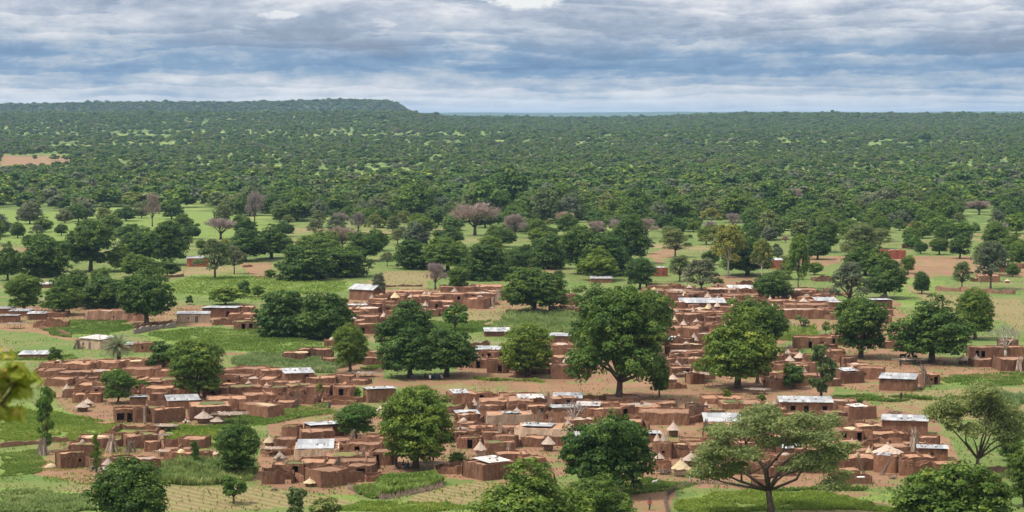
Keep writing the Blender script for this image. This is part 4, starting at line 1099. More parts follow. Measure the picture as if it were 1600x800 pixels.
def build_house(x, y, w, d, h, rz, roof='m', wall='mud', doors=None, seed=0, name='mud_house', cover=1.0, tier=False, dark=0):
    rg = random.Random(seed)
    k = rg.uniform(0, 9)
    r = link(name, None, None, (x, y, 0), rz)
    def zf(a, b): return .11 * math.sin(a * 1.1 + k) + .08 * math.sin(b * 1.6 + 2 * k) + .07 * math.sin((a + b) * 3.1 + k) + .04 * math.sin(a * 7.3 + b * 5 + k)
    if roof == 'ruin':
        def zf(a, b): return -.25 * h + .22 * h * math.sin(a * .8 + k) + .15 * h * math.sin(b * 1.5 + a * 2.3 + 2 * k)
    th = .32; hw, hd = w / 2, d / 2
    if doors is None:
        doors = []
        if h > 1.9:
            side = rg.choice(['f', 'f', 'l' if rz > 0 else 'r'])
            if rg.random() < .62: doors.append((side, rg.uniform(.2, .8), 'door'))
            if rg.random() < .40: doors.append(('f', rg.uniform(.15, .85), 'win'))
    ops = {'f': [], 'l': [], 'r': [], 'b': []}
    for sd_, u, kd in doors:
        L = w if sd_ in 'fb' else d
        ow = .95 if kd in ('door', 'leafdoor') else (.5 if kd == 'win' else 1.5)
        if kd == 'wide': z0, z1 = .5, min(1.9, h - .35)
        elif kd == 'win': z0, z1 = 1.0, min(1.5, h - .35)
        else: z0, z1 = 0, min(1.85, h - .35)
        c = min(max(u * L, ow * .5 + .4), L - ow * .5 - .4)
        if L < ow + .8 or z1 <= z0 + .2: continue
        if any(not (c + ow / 2 + .2 < o[0] or c - ow / 2 - .2 > o[1]) for o in ops[sd_]): continue
        ops[sd_].append((c - ow / 2, c + ow / 2, z0, z1, kd))
    mb = MB(); b = .02
    wall_strip(mb, (-hw, -hd, 0), (hw, -hd, 0), (0, -1, 0), th, h, zf, ops['f'], batter=b, k=k)
    wall_strip(mb, (hw, -hd + th, 0), (hw, hd - th, 0), (1, 0, 0), th, h, zf, ops['r'], batter=b, k=k)
    wall_strip(mb, (hw, hd, 0), (-hw, hd, 0), (0, 1, 0), th, h, zf, ops['b'], batter=b, k=k)
    wall_strip(mb, (-hw, hd - th, 0), (-hw, -hd + th, 0), (-1, 0, 0), th, h, zf, ops['l'], batter=b, k=k)
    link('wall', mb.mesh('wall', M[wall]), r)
    for sd_, o_ in [(s_, o_) for s_ in 'flr' for o_ in ops[s_]]:
        if o_[4] == 'leafdoor' and sd_ == 'f':
            link('door', DOOR, r, (-hw + o_[0] + .02, -hd + .12, 0), 0, (1, 1, (o_[3]) / 1.9))
    if roof in ('m', 'w', 'wm'):
        nx, ny = max(int(w / 1.3), 3), max(int(d / 1.3), 3); V = []; F = []
        zr = h - rg.uniform(.10, .32)
        for j in range(ny + 1):
            for i in range(nx + 1):
                a = -hw + .16 + (w - .32) * i / nx; c = -hd + .16 + (d - .32) * j / ny
                V.append((a, c, zr + .07 * math.sin(a * 1.7 + k) * math.sin(c * 1.9 - k) + rg.uniform(-.03, .03)))
        for j in range(ny):
            for i in range(nx):
                q = j * (nx + 1) + i; F.append((q, q + 1, q + nx + 2, q + nx + 1))
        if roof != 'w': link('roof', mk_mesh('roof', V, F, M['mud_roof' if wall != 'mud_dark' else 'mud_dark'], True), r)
        if roof == 'm' and w > 5 and rg.random() < .55:
            mb = MB(); a = rg.uniform(-.25, .25) * w; wall_strip(mb, (a, -hd + .3, zr - .1), (a + rg.uniform(-.4, .4), hd - .3, zr - .1), (1, 0, 0), .28, h + rg.uniform(.0, .3), zf, (), .8); link('parapet', mb.mesh('parapet', M[wall]), r)
        if roof == 'm' and rg.random() < .22:
            mb = MB(); mb.lathe([(1, 0), (.8, .12), (.3, .2)], 9, .2, rg); link('straw_patch', mb.mesh('straw_patch', M[rg.choice(['straw', 'thatch', 'drygrass'])]), r, (rg.uniform(-.2, .2) * w, rg.uniform(-.2, .2) * d, zr + .04), 0, (rg.uniform(.2, .38) * w, rg.uniform(.2, .38) * d, 1))
        if roof == 'm' and h > 2:
            nb = rg.randint(0, 5)
            for i in range(nb):
                link('roof_beam', BEAM, r, (-hw + w * (i + .7) / (nb + .4), -hd - .02 + .2, h - .42))
            if rg.random() < .4: link('water_spout', SPOUT, r, (rg.uniform(-hw * .8, hw * .8), -hd + .1, h - .22))
    if roof in ('w', 'wm'):
        rw = w + .3 if roof == 'w' else w * cover; rd = d + .35 if roof == 'w' else d * min(1, cover + .15)
        n = max(int(round(rw / .95)), 2); sw = rw / n
        m_ = SHEET[0 if rg.random() < .85 and name != 'rusty' else 1]
        slope = rg.choice([.03, .05, .05, -.03])
        ox = -rw / 2 + (0 if roof == 'w' else rg.uniform(-.3, .3) * (w - rw)); z0 = h + .10 - (0 if slope > 0 else slope * rd)
        rows = 1 if rd < 4.2 else 2
        for i in range(n):
            for j in range(rows):
                o = link('roof_sheet', m_ if rg.random() < .93 else SHEET[1], r, (ox + sw * i - .02, -rd / 2 + j * rd / rows - .04 * j, z0 + slope * j * rd / rows + .012 * (i % 2) + .02 * j + rg.uniform(0, .01)), rg.uniform(-.012, .012), (sw * 1.04, rd / rows * 1.02, 1))
                o.rotation_euler.x = math.atan(slope)
        for i in range(rg.randint(3, 8)):
            yy = rg.uniform(-.45, .45) * rd
            link('stone', STONE[i % 2], r, (rg.uniform(ox + .2, ox + rw - .2), yy, z0 + slope * (yy + rd / 2) + .03), rg.uniform(0, 6), rg.uniform(.7, 1.3))
    if roof == 'gable':
        g = h * .42; mb = MB()
        for sx in (-1, 1):
            a = sx * (hw - .02)
            mb.add([(a, -hd, h), (a, hd, h), (a, 0, h + g), (a - sx * th, -hd, h), (a - sx * th, hd, h), (a - sx * th, 0, h + g)], [(0, 1, 2), (3, 5, 4), (0, 2, 5, 3), (1, 4, 5, 2)])
        link('gable', mb.mesh('gable', M[wall]), r)
        n = max(int(round(w / .95)), 2); sw = (w + .3) / n; sl = math.atan2(g, hd); L = math.hypot(g, hd) + .3
        for i in range(n):
            for sgn in (-1, 1):
                o = link('roof_sheet', SHEET[0], r, (-hw - .15 + sw * i + (0 if sgn < 0 else sw), sgn * (hd + .25), h - .25 * g / hd + .06 + .012 * (i % 2)), 0 if sgn < 0 else PI, (sw * 1.03, L, 1))
                o.rotation_euler = Euler((sl, 0, 0 if sgn < 0 else PI), 'XYZ')
    FOOT.append((x, y, math.hypot(w, d) * .42))
    return r
def H(px, py, wpx, hpx, yaw=None, roof='m', wall='mud', dr=None, doors=None, label=None, cover=.7, name=None, cat='house'):
    seed = int(px * 7 + py * 13); rg = random.Random(seed)
    gx, gy, s = ground(px, py)
    if yaw is None: yaw = rg.uniform(-22, 22)
    if dr is None: dr = rg.uniform(.75, 1.1) * (1.15 if roof == 'w' else 1)
    th = abs(R(yaw)); w = wpx / s / (math.cos(th) + dr * math.sin(th)); d = max(w * dr, 1.8); h = min(max(hpx / s * .93, .7), 4.4)
    dy = .5 * (w * math.sin(th) + d * math.cos(th))
    nm = name or {'m': 'mud_house', 'w': 'metal_roofed_house', 'wm': 'metal_roofed_house', 'gable': 'gabled_house', 'ruin': 'ruined_house'}[roof]
    r = build_house(gx, gy + dy, w, d, h, R(yaw), roof, wall, doors, seed, nm, cover)
    HOUSES.append((r, px, py, roof, wall, w, h, label)); tag(r, None, cat)
    return r
D, W_, LD = 'door', 'win', 'leafdoor'
# --- lower left compound
H(105,733,52,25,30,doors=[('f',.75,W_)],label='small square mud house at the lower left tip of the village')
H(123,717,50,22,10); H(143,703,56,19,8); H(206,682,78,10,-4,'ruin',label='long low crumbling mud enclosure behind the lower left compound'); H(214,702,62,22,25)
H(236,706,30,16,10); H(215,744,66,26,28,dr=.6,label='wide two-faced mud house behind the dark bottom-left tree'); H(188,736,44,22,20); H(278,726,46,18,-10); H(272,714,52,13,5); H(288,699,30,14,12); H(302,701,46,16,-6); H(316,724,30,18,5)
H(190,661,38,22,14,doors=[('f',.3,'wide'),('f',.75,D)],label='mud house with two dark openings on the field side, left')
H(218,661,24,26,4); H(257,662,60,24,28,dr=.6); H(322,657,76,23,12,doors=[('r',.8,D)]); H(350,641,70,18,8,doors=[('r',.5,D)]); H(403,655,80,21,48,dr=2.2,doors=[],label='very long mud house running away to the right by green weeds')
H(280,640,62,14,14,'w',label='long narrow grey-roofed house behind the left row of mud houses'); H(214,633,28,12,5,'w',label='small metal-roofed hut near the small bright green tree'); H(246,627,32,12,8); H(133,630,48,15,5); H(140,612,50,11,-4); H(112,622,30,12,0)
H(470,632,58,15,-8,'ruin',doors=[]); H(496,620,44,17,-6); H(536,621,40,18,8,doors=[('f',.35,D)],label='mud house with one dark doorway beside the metal-roofed house'); H(527,633,60,9,5,'ruin',doors=[])
# --- block left of the low bright tree
H(505,684,68,19,22,'w',dr=.7,label='metal-roofed house touching the low bright green tree on its left'); H(455,687,34,22,-18); H(492,697,62,23,10); H(524,702,54,14,12); H(492,718,76,17,4,'wm',wall='cream',cover=.82,label='wide pale house with white roof above the two-faced corner house')
H(432,757,56,24,6,'ruin',doors=[('f',.8,D)],label='rough-walled ruin with a dark doorway at the lower left'); H(448,744,52,20,4); H(507,763,76,27,40,dr=.95,doors=[],label='big mud house turned corner-on at the bottom of the village'); H(492,738,70,14,-5); H(540,726,80,13,6); H(566,712,60,18,-4); H(558,735,62,15,5)
H(562,748,52,20,-8,doors=[('f',.6,'wide')],label='mud house with a wide black opening beside the fenced plot'); H(584,753,36,12,12,'ruin',doors=[]); H(517,715,30,16,10)
H(592,630,54,22,16,'w',dr=.7,doors=[('l',.5,W_)],label='metal-roofed mud house alone above the round shade tree')
# --- block right of the round tree
H(722,632,54,17,14,'wm',cover=.6,label='metal-roofed house at the end of the narrow footpath'); H(757,630,28,17,6,doors=[('f',.3,D)]); H(729,661,40,14,10,'w',label='small white-roofed house left of the cream walls'); H(727,674,36,14,-5); H(752,681,46,13,5); H(722,684,44,12,0); H(768,690,36,14,8); H(734,702,42,19,-8,doors=[('f',.55,D)]); H(780,712,52,21,6,doors=[])
H(796,674,76,27,4,'wm','cream',dr=.7,cover=.4,doors=[],label='tall cream plastered house with blank wall in the lower centre')
H(851,693,96,24,-12,'wm','cream',dr=.75,cover=.58,doors=[('r',.3,LD)],label='large cream house with three bright metal roofs, lower centre')
H(765,752,92,27,38,'wm','mud',dr=.85,cover=.62,doors=[],label='corner-on mud house with a bright metal roof near the bottom centre'); H(830,737,50,22,30,dr=.7,doors=[]); H(700,741,46,14,0,'ruin',doors=[],label='low rounded wall enclosing a yard beside the round shade tree'); H(800,722,60,12,10)
H(829,632,42,9,4,'w'); H(790,638,90,11,3); H(770,646,50,10,0); H(845,645,46,10,6); H(888,634,48,12,-4,'w',label='metal-roofed house behind the bare reddish tree'); H(880,652,46,14,10,'w',label='bright metal-roofed house left of the bare reddish tree'); H(920,646,40,12,-6,'w'); H(812,627,70,8,0); H(925,700,60,16,5,'w'); H(905,672,50,16,4); H(902,728,44,14,8); H(985,674,46,16,-6); H(950,640,40,10,4)
# --- lower right
H(1040,665,86,21,-6,dr=.7,doors=[],label='large rounded mud compound right of the dark tall tree'); H(1000,648,70,12,4); H(1030,640,60,10,-3); H(975,632,60,9,4); H(1090,651,36,18,10,wall='mud_dark',label='dark grey-walled house under two conical caps'); H(1117,661,34,22,8,doors=[('r',.6,D)]); H(1132,672,62,13,-3,'w',label='low house with a long thin white roof, right'); H(1125,690,50,12,10); H(1037,718,36,26,-18,doors=[('f',.6,W_)],label='small house with one square window right of the dark tall tree'); H(1062,716,30,22,16,doors=[]); H(1016,692,34,14,0,'w')
H(1031,735,42,14,-5,'ruin',doors=[]); H(1095,708,44,14,8); H(1080,700,36,12,-4); H(1120,720,50,14,4); H(1168,700,60,16,5); H(1200,655,66,15,-3); H(1262,649,86,21,-4,'w',dr=.6,doors=[('f',.25,D),('f',.5,D),('f',.85,D)],label='long metal-roofed house with three dark doorways, right'); H(1235,658,40,12,5); H(1160,640,70,10,3); H(1130,632,70,10,-4); H(1290,670,50,14,6); H(1205,690,50,14,-4); H(1240,716,40,16,8,'w'); H(1186,762,22,16,0,doors=[]); H(1222,745,46,14,6); H(1150,742,46,12,-6); H(1266,740,50,16,-4); H(1250,690,44,14,8); H(1300,712,44,14,4); H(1175,720,44,12,0)
H(1343,657,64,20,26,'wm',cover=.5,dr=.75,doors=[],label='corner-on mud house below the small blue-green bush'); H(1420,684,80,27,-12,'w',dr=.75,doors=[('r',.5,W_)],label='large white-roofed house beside the ploughed field, right'); H(1325,690,52,18,4,doors=[('f',.35,D),('f',.85,D)],label='mud house with two dark doorways right of the wide old tree'); H(1391,690,64,13,5); H(1320,706,60,12,0); H(1362,678,50,12,-5); H(1462,722,54,20,-10,'w',label='low house with a brilliant white roof under the forked olive tree'); H(1388,740,44,28,-20,'wm',cover=.6,doors=[],label='tall plain block with a small white roof patch, lower right'); H(1326,757,40,24,10,doors=[]); H(1354,757,26,15,-12,'ruin',doors=[]); H(1336,736,84,20,5); H(1418,744,26,24,-8,doors=[]); H(1440,730,50,16,4); H(1395,712,56,14,0); H(1345,718,44,14,6); H(1430,704,44,12,-6); H(1480,740,50,16,8); H(1545,756,44,12,5,'ruin',doors=[])
H(1318,640,50,14,-4); H(1306,660,40,16,8)
# --- second band
H(148,547,60,17,-34,'w','cream',dr=.8,doors=[('r',.5,W_),('f',.2,W_),('f',.5,LD)],label='pale metal-roofed house standing alone in grass left of the palm')
H(222,551,34,16,8,doors=[('f',.45,W_)],label='small brown house with a tiny window right of the palm'); H(206,548,20,10,0,'w')
H(176,502,90,17,4,'m','pink',dr=.4,doors=[('f',.5,W_)],label='long pink-walled building under the dark tree, left')
H(300,504,54,14,6,'w','cream',dr=.6,doors=[('f',.35,W_),('f',.6,LD)],label='cream-fronted house with white roof, left middle'); H(343,496,56,14,-4,'w',label='white-roofed house just behind the cream-fronted one'); H(346,508,36,8,5,'ruin',doors=[]); H(382,516,42,14,6,doors=[('f',.4,D),('f',.7,D)],label='small mud house with two doorways left of the twin dark trees'); H(378,499,44,9,0); H(380,489,34,10,4); H(395,506,30,9,0)
H(306,417,38,14,8,'w',wall='brick',doors=[('f',.3,LD)],label='far low red-brown house with a white roof beside the bent olive tree')
H(12,504,30,10,4,'w',label='market stall building with a pale roof at the left edge'); H(30,494,34,8,-4,'w'); H(55,500,30,10,6,'w'); H(75,512,56,12,5,'ruin'); H(84,496,36,8,0); H(8,490,24,8,3,'w'); H(70,450,26,6,0,'w',label='tiny white roof between the big dark trees, far left'); H(50,562,48,8,4,'w',label='flat whitish roof at the left edge above the village')
H(492,563,56,18,-5,dr=.5,doors=[('f',.3,'wide')],label='walled mud house with a dark opening left of the round tree'); H(526,572,50,12,6); H(460,566,40,15,-3); H(462,599,56,16,14,'w',label='house with a big white roof at the left village back edge'); H(517,541,26,10,5,doors=[]); H(582,571,34,12,5); H(584,560,26,12,0)
H(572,470,58,18,-30,'gable',dr=.8,doors=[],label='gabled house with a white metal roof at the back of the centre village')
H(615,469,40,10,4); H(640,466,46,11,-4,doors=[('f',.3,D)]); H(667,474,50,12,3); H(700,472,56,13,0,doors=[('f',.8,D)]); H(690,480,40,9,5); H(717,467,34,9,-4,doors=[('f',.5,D)]); H(745,483,46,17,-22,doors=[],label='corner-on mud house at the right of the upper compound'); H(752,470,60,12,4); H(775,468,34,14,-5); H(715,456,60,8,3); H(760,455,50,8,0)
H(552,487,40,9,4,'w'); H(563,492,60,10,-3); H(566,506,54,12,4); H(574,522,44,16,-6); H(553,512,36,12,5); H(590,476,30,9,0)
H(776,526,42,8,3,'w',label='flat white roof at the foot of the millet patch'); H(762,558,42,12,-5,'w',label='narrow white roof right of the tree pair'); H(757,576,48,15,6,dr=.8); H(745,545,40,10,-3,'ruin'); H(790,580,30,12,5); H(805,560,30,10,0); H(880,536,44,11,-8,'w',label='white-roofed house right of the dome-crowned tree'); H(912,534,34,10,5,'wm'); H(884,556,48,18,4,doors=[],label='plain tall mud wall house right of the dome-crowned tree'); H(874,569,56,11,-3); H(880,593,40,24,-10,doors=[],label='narrow upright mud house by the centre path'); H(845,585,30,10,4); H(905,585,40,12,0)
H(889,477,26,18,-3,doors=[]); H(893,492,34,12,6); H(940,442,34,7,0,'w',label='small white roof peeking behind the tallest tree'); H(872,490,30,10,3); H(1031,432,26,14,8,'wm','brick',doors=[('f',.3,W_),('f',.7,W_)],label='small orange-brown house in front of the upper grove')
# --- right-centre block
H(1040,455,56,9,0); H(1032,463,60,9,-4); H(1075,466,70,10,3); H(1100,483,74,10,-2,'w',name='metal_roofed_house',label='wide rusty-white roof at the top of the right-centre village'); H(1047,484,50,12,6); H(1062,494,44,10,-3); H(1076,505,46,15,4,doors=[]); H(1110,497,44,10,0); H(1160,470,60,9,4); H(1130,460,50,8,-3); H(1070,531,54,19,-4,doors=[],label='plain mud block right of the tallest tree'); H(1052,541,34,10,5,'w'); H(1072,550,50,12,4); H(1075,562,56,13,-4); H(1060,574,50,13,5); H(1088,588,44,16,-8,wall='mud_dark'); H(1065,590,36,16,6); H(1092,575,34,16,0); H(1050,520,36,10,-4); H(1100,515,36,10,4)
H(1180,450,50,9,4,'ruin',doors=[]); H(1160,458,40,7,0,'w'); H(1252,462,60,9,-3); H(1225,480,50,10,4); H(1262,488,70,12,-3); H(1245,499,90,16,4,dr=.4,label='long mud row in the upper right of the village'); H(1290,480,50,10,0,'wm'); H(1215,497,44,12,5); H(1272,545,66,19,-8,dr=.5,doors=[('f',.45,D),('f',.75,D)],label='mud house with two openings by the green garden, right'); H(1305,540,40,16,5); H(1300,560,50,12,-4); H(1230,565,50,12,0); H(1255,580,40,12,5); H(1300,590,40,14,-3); H(1220,585,44,14,4); H(1175,590,44,14,-5); H(1265,600,44,14,6); H(1215,608,40,14,-4)
H(1213,420,34,14,10,'w','brick',doors=[],label='red house with a white roof beside the tall narrow tree'); H(1288,440,34,8,4,'ruin',doors=[]); H(1393,405,46,15,4,'wm','brick',dr=.5,cover=.3,doors=[],label='far red brick house at the forest side, right'); H(1392,414,14,8,0,'m','brick',doors=[])
H(1378,483,34,14,3,'w',doors=[('f',.4,D),('f',.75,W_)],label='two-step house with a white roof under the dark tree, right'); H(1380,494,32,11,0); H(1378,505,36,12,-4); H(1352,492,24,10,4); H(1310,483,34,10,4,'wm'); H(1312,500,30,12,-5); H(1365,540,40,14,5); H(1392,545,30,12,-5)
H(1548,441,36,11,-6,doors=[('f',.15,LD)],label='far brown house beside the pale-trunked tree, right'); H(1578,426,36,10,4); H(1525,440,14,6,0); H(1590,420,24,8,5)
H(1548,560,66,18,-4,dr=.5,doors=[('f',.2,D),('f',.35,D)],label='long flat house with two tall dark doorways at the far right'); H(1585,580,52,20,6,doors=[]); H(1596,560,40,18,-4); H(1540,574,40,12,4); H(1578,545,30,14,8)
H(1327,600,54,20,20,'wm',cover=.6,doors=[('r',.5,W_)],label='metal-patched mud house left of the twin-storey pole stacks, right'); H(1365,594,48,20,-16,doors=[('f',.3,W_)]); H(1410,612,68,20,-16,'w',doors=[],label='mud house with a bright white roof above the ploughed field'); H(1452,602,38,18,12); H(1300,604,30,12,0); H(1345,580,36,10,4)
# tiers of packed rooftops
for a in [(80,577,44,10),(120,580,60,12),(165,578,56,12),(205,576,56,12),(240,574,44,12),(75,590,50,12),(112,594,60,12),(160,592,56,12),(215,590,60,13),(250,590,40,12),(90,604,50,12),(130,601,44,10),(205,604,60,12),(250,605,50,12),(155,606,30,10),(355,588,50,10),(390,586,50,10),(425,590,50,12),(365,600,56,12),(405,604,56,12),(445,610,50,12),(380,618,60,13),(425,618,50,13),(400,629,60,12),(355,612,40,12),(465,614,50,12),(500,600,50,10),(535,596,40,9),(245,618,50,12),(275,618,40,10),(560,602,40,8),(440,640,44,12)]:
    H(a[0], a[1], a[2], a[3])
# ------------------------------------------------------------------ granaries, shelters, bundles, fences
PROPS = []
def thatch_cone(seed, mat):
    """unit cone of thatch (radius 1, height 1) in ragged layers with a tied tuft on top"""
    rg = random.Random(seed); mb = MB(); n = 22
    rings = [(1.06, -.06), (1.0, .02), (.74, .26), (.70, .30), (.44, .55), (.40, .60), (.17, .84), (.07, 1.0), (.11, 1.12), (.03, 1.20)]
    for r, z in rings:
        for k in range(n):
            a = 2 * PI * k / n; q = 1 + rg.uniform(-.07, .07)
            mb.V.append((r * q * math.cos(a), r * q * math.sin(a), z + rg.uniform(-.03, .03) * (r > .2)))
    for i in range(len(rings) - 1):
        for k in range(n):
            a = i * n + k; b = i * n + (k + 1) % n; mb.F.append((a, b, b + n, a + n))
    mb.F.append(tuple(n * (len(rings) - 1) + k for k in range(n)))
    mb.F.append(tuple(reversed(range(n))))
    return mb.mesh('thatch_roof', mat)
CONES = [thatch_cone(s, M['thatch']) for s in range(3)] + [thatch_cone(9, M['straw'])]
def gran_body(seed, mat):
    rg = random.Random(seed); mb = MB(); mb.lathe([(.78, .12), (.86, .3), (.90, .65), (.84, 1.0), (.76, 1.05)], 14, .04, rg); return mb.mesh('body', mat, True)
GB = [gran_body(1, M['mud']), gran_body(2, M['mud_dark']), gran_body(3, M['thatch'])]
def foot_mesh():
    mb = MB(); mb.lathe([(.14, -.1), (.12, .16)], 6, .1, random.Random(1)); return mb.mesh('footing_stone', M['stone'])
FOOTM = foot_mesh()
def G(px, py, w, h, b=0, c=0, label=None, cone=.55, name='granary'):
    x, y, s = ground(px, py); R_ = w / s / 2; ht = h / s * 1.05
    r = link(name, None, None, (x, y + R_, 0), random.uniform(0, 6)); ch = ht * cone; bh = ht - ch
    link('body', GB[b], r, (0, 0, 0), 0, (R_ * .82, R_ * .82, max(bh, .3)))
    link('thatch_roof', CONES[c], r, (0, 0, bh), 0, (R_, R_, ch * .84))
    if w > 15:
        for k in range(6): link('footing_stone', FOOTM, r, (math.cos(k * 1.047) * R_ * .6, math.sin(k * 1.047) * R_ * .6, 0), k)
    PROPS.append((r, px, py, 'granary' if name == 'granary' else name, label)); tag(r, None, 'granary' if name == 'granary' else 'hut'); FOOT.append((x, y + R_, R_)); return r
G(316,663,28,20,1,0,'large conical thatched granary with a bent tip, left one beside the pole shelter'); G(339,666,24,15,1,1,'smaller conical granary between the bent-tipped one and the pole shelter'); G(127,644,22,16,1,2,'left grey thatched granary at the field edge, left'); G(135,637,18,14,1,1,'right grey thatched granary at the field edge, left')
G(167,736,20,20,0,1,'thatched round hut behind the white goats, lower left'); G(402,611,12,12,0,0); G(416,612,16,13,0,1,'pale cone-capped granary among left village roofs'); G(338,716,14,13,2,3,'small yellowish straw granary right of the tall thick crops')
G(483,762,20,14,1,3,'heap with a straw cap leaning at the corner-on mud house'); G(741,643,12,21,2,0,'tall slim pointed granary beside the small white-roofed house'); G(750,716,20,27,2,1,'tall ragged grey granary behind the corner-on metal-roofed house'); G(541,710,18,10,2,2,cone=.9)
G(857,706,21,25,1,0,'thatched granary on dark stones before the large cream house'); G(1104,650,16,22,0,1,'tall cone-capped granary left'); G(1082,640,12,12,0,0); G(1053,684,20,25,1,0,'hooked-tip granary in the sandy lane, lower right'); G(1027,700,11,24,0,0); G(1038,700,13,24,0,1)
G(1031,724,16,16,0,0); G(1065,746,30,27,2,3,'granary with a shaggy straw skirt by the wood heap'); G(1081,730,28,22,1,2,'wide dark-thatched conical hut behind the shaggy granary'); G(1212,640,9,18,2,0); G(1219,640,9,12,2,1); G(1199,640,8,14,2,3); G(1278,694,20,17,1,0,'conical granary rising behind the old tree, right one'); G(1256,694,14,14,1,1); G(1256,646,14,10,0,2)
G(1359,722,15,24,0,3,'yellow pointed straw granary in the lower right compounds'); G(1391,722,46,26,0,2,'very wide grey thatched hut behind the plain block, lower right',.55,'thatched_hut'); G(1332,700,8,16,0,0)
G(617,473,15,17,0,3,'pale conical granary behind the round tree trunk of the gabled house yard'); G(710,462,12,12,0,2); G(750,470,14,14,0,0,'pale low cone on the upper compound roofline'); G(1028,472,22,16,0,0,'wide pale cone granary right behind the tallest tree'); G(1058,500,14,18,0,0); G(1083,494,10,14,0,1); G(1048,458,6,8,0,2); G(1257,482,20,17,1,2,'white-grey conical granary with a wide skirt, upper right'); G(1242,478,9,10,0,0)
G(1251,567,17,17,1,0,'grey conical granary right of the wide-crowned tree'); G(1272,568,10,14,0,3); G(1203,602,14,10,1,1); G(1507,570,18,15,1,0,'left conical hut in front of the far right long house'); G(1527,572,16,18,1,1,'right conical hut in front of the far right long house'); G(1587,429,14,9,1,2,'far round hut at the right edge'); G(1055,366,14,9,2,1,'far thatched hut at the forest foot'); G(1575,442,9,6,0,0); G(1570,418,18,8,0,1)
G(655,632,10,6,2,3,cone=.9); G(1300,545,18,9,2,2,cone=.9); G(595,643,22,9,2,0,cone=.9); G(603,636,16,8,2,1,cone=.9)
# pole shelters: forked posts under a deck of stacked stalks
def deck_mesh(seed):
    rg = random.Random(seed); mb = MB()
    for i in range(46):
        a = rg.uniform(-.22, .22) + (PI / 2 if i % 3 == 0 else 0); x, y = rg.uniform(-.42, .42), rg.uniform(-.42, .42); z = rg.uniform(0, .16); L = rg.uniform(.35, .6)
        dx, dy = math.cos(a) * L, math.sin(a) * L
        mb.tube([(x - dx, y - dy, z), (x, y, z + .03), (x + dx, y + dy, z - .02)], .030, 4)
    mb.box(-.5, .5, -.5, .5, -.02, .07); return mb.mesh('stalk_deck', M['stalk'])
DECK = [deck_mesh(1), deck_mesh(2)]
def post_mesh():
    mb = MB(); mb.tube([(0, 0, -.3), (.02, .02, .5), (0, 0, 1)], [.07, .06, .05], 5); return mb.mesh('post', M['wood'])
POST = post_mesh()
def SH(px, py, w, h, label=None, dr=.8):
    x, y, s = ground(px, py); ww = w / s; d = ww * dr; ht = h / s
    r = link('pole_shelter', None, None, (x, y + d / 2, 0), random.uniform(-.2, .2))
    for i in range(3):
        for j in range(2): link('post', POST, r, (-ww * .42 + ww * .42 * i, -d * .4 + d * .8 * j, 0), 0, (1, 1, ht * .9))
    o = link('stalk_deck', DECK[int(px) % 2], r, (0, 0, ht * .86), 0, (ww, d, max(ht * .6, .9)))
    PROPS.append((r, px, py, 'pole shelter', label)); tag(r, None, 'shelter'); return r
SH(358,665,36,19,'pole shelter loaded with pale stalks by the long running house'); SH(256,719,20,15,'dark pole shelter between the two lower left compounds'); SH(426,714,26,14,'flat pole frame over stacked wood at the lower left'); SH(258,675,24,10,'low pole rack with pale bundles beside the field path, left'); SH(1090,598,36,14,'shelter with a shaggy stalk roof right of the tallest tree'); SH(675,736,22,13,'pole shelter in the shade of the round tree'); SH(1236,516,14,12,'little pole rack in the right garden'); SH(1185,617,24,9,'shade shelter beneath the wide-crowned tree'); SH(255,688,16,9); SH(20,514,20,9,'market shade shelter at the left edge'); SH(570,590,26,7,'bench-like pole rack under the medium round tree'); SH(1425,570,34,9,'rack of firewood left of the broad animal-shading tree',.5)
# upright stalk bundles leaning together
def bundle_mesh(seed, n=34, spread=.5, mat='stalk'):
    rg = random.Random(seed); mb = MB()
    for i in range(n):
        a = rg.uniform(0, 2 * PI); q = spread * math.sqrt(rg.random()); tx, ty = rg.gauss(0, .10), rg.gauss(0, .10)
        mb.tube([(q * math.cos(a), q * math.sin(a), -.05), (q * .4 * math.cos(a) + tx * .6, q * .4 * math.sin(a) + ty * .6, .62), (tx * 1.6 - q * .25 * math.cos(a), ty * 1.6, rg.uniform(.82, 1.08))], [.035, .03, .012], 3)
    return mb.mesh('stalks', M[mat])
BUND = [bundle_mesh(1), bundle_mesh(2, 40, .38), bundle_mesh(3, 26, .6, 'wood')]
def B(px, py, w, h, v=0, label=None, tilt=0):
    x, y, s = ground(px, py); r = link('stalk_bundle', BUND[v], None, (x, y, 0), random.uniform(0, 6), (w / s, w / s, h / s)); r.rotation_euler.y = tilt; r.rotation_euler.z = 0 if tilt else r.rotation_euler.z
    tag(r, None, 'stalks'); PROPS.append((r, px, py, 'upright bundle of dry stalks', label))
B(67,711,26,26,0,'fan of dry stalks stacked round the column-like tree in the field'); B(175,706,26,26,0,'fan of dry stalks and poles in the lower left compound'); B(205,706,22,18,2,'loose leaning poles right of the stalk fan, lower left'); B(226,663,6,26,1,'slim pale stalk bundle against the house wall, left'); B(465,634,10,22,2,'dark stalk bundle tied to a post, left of centre'); B(552,697,12,26,2,'dark leaning bundle behind the corner-on block'); B(568,722,12,24,0); B(857,648,12,36,1,'tall pale sheaf standing above the metal roofs, lower centre'); B(782,687,14,26,1,'pale sheaf leaning on the cream house wall'); B(795,714,14,24,0,'sheaf behind the corner-on metal-roofed house'); B(787,713,10,16,2)
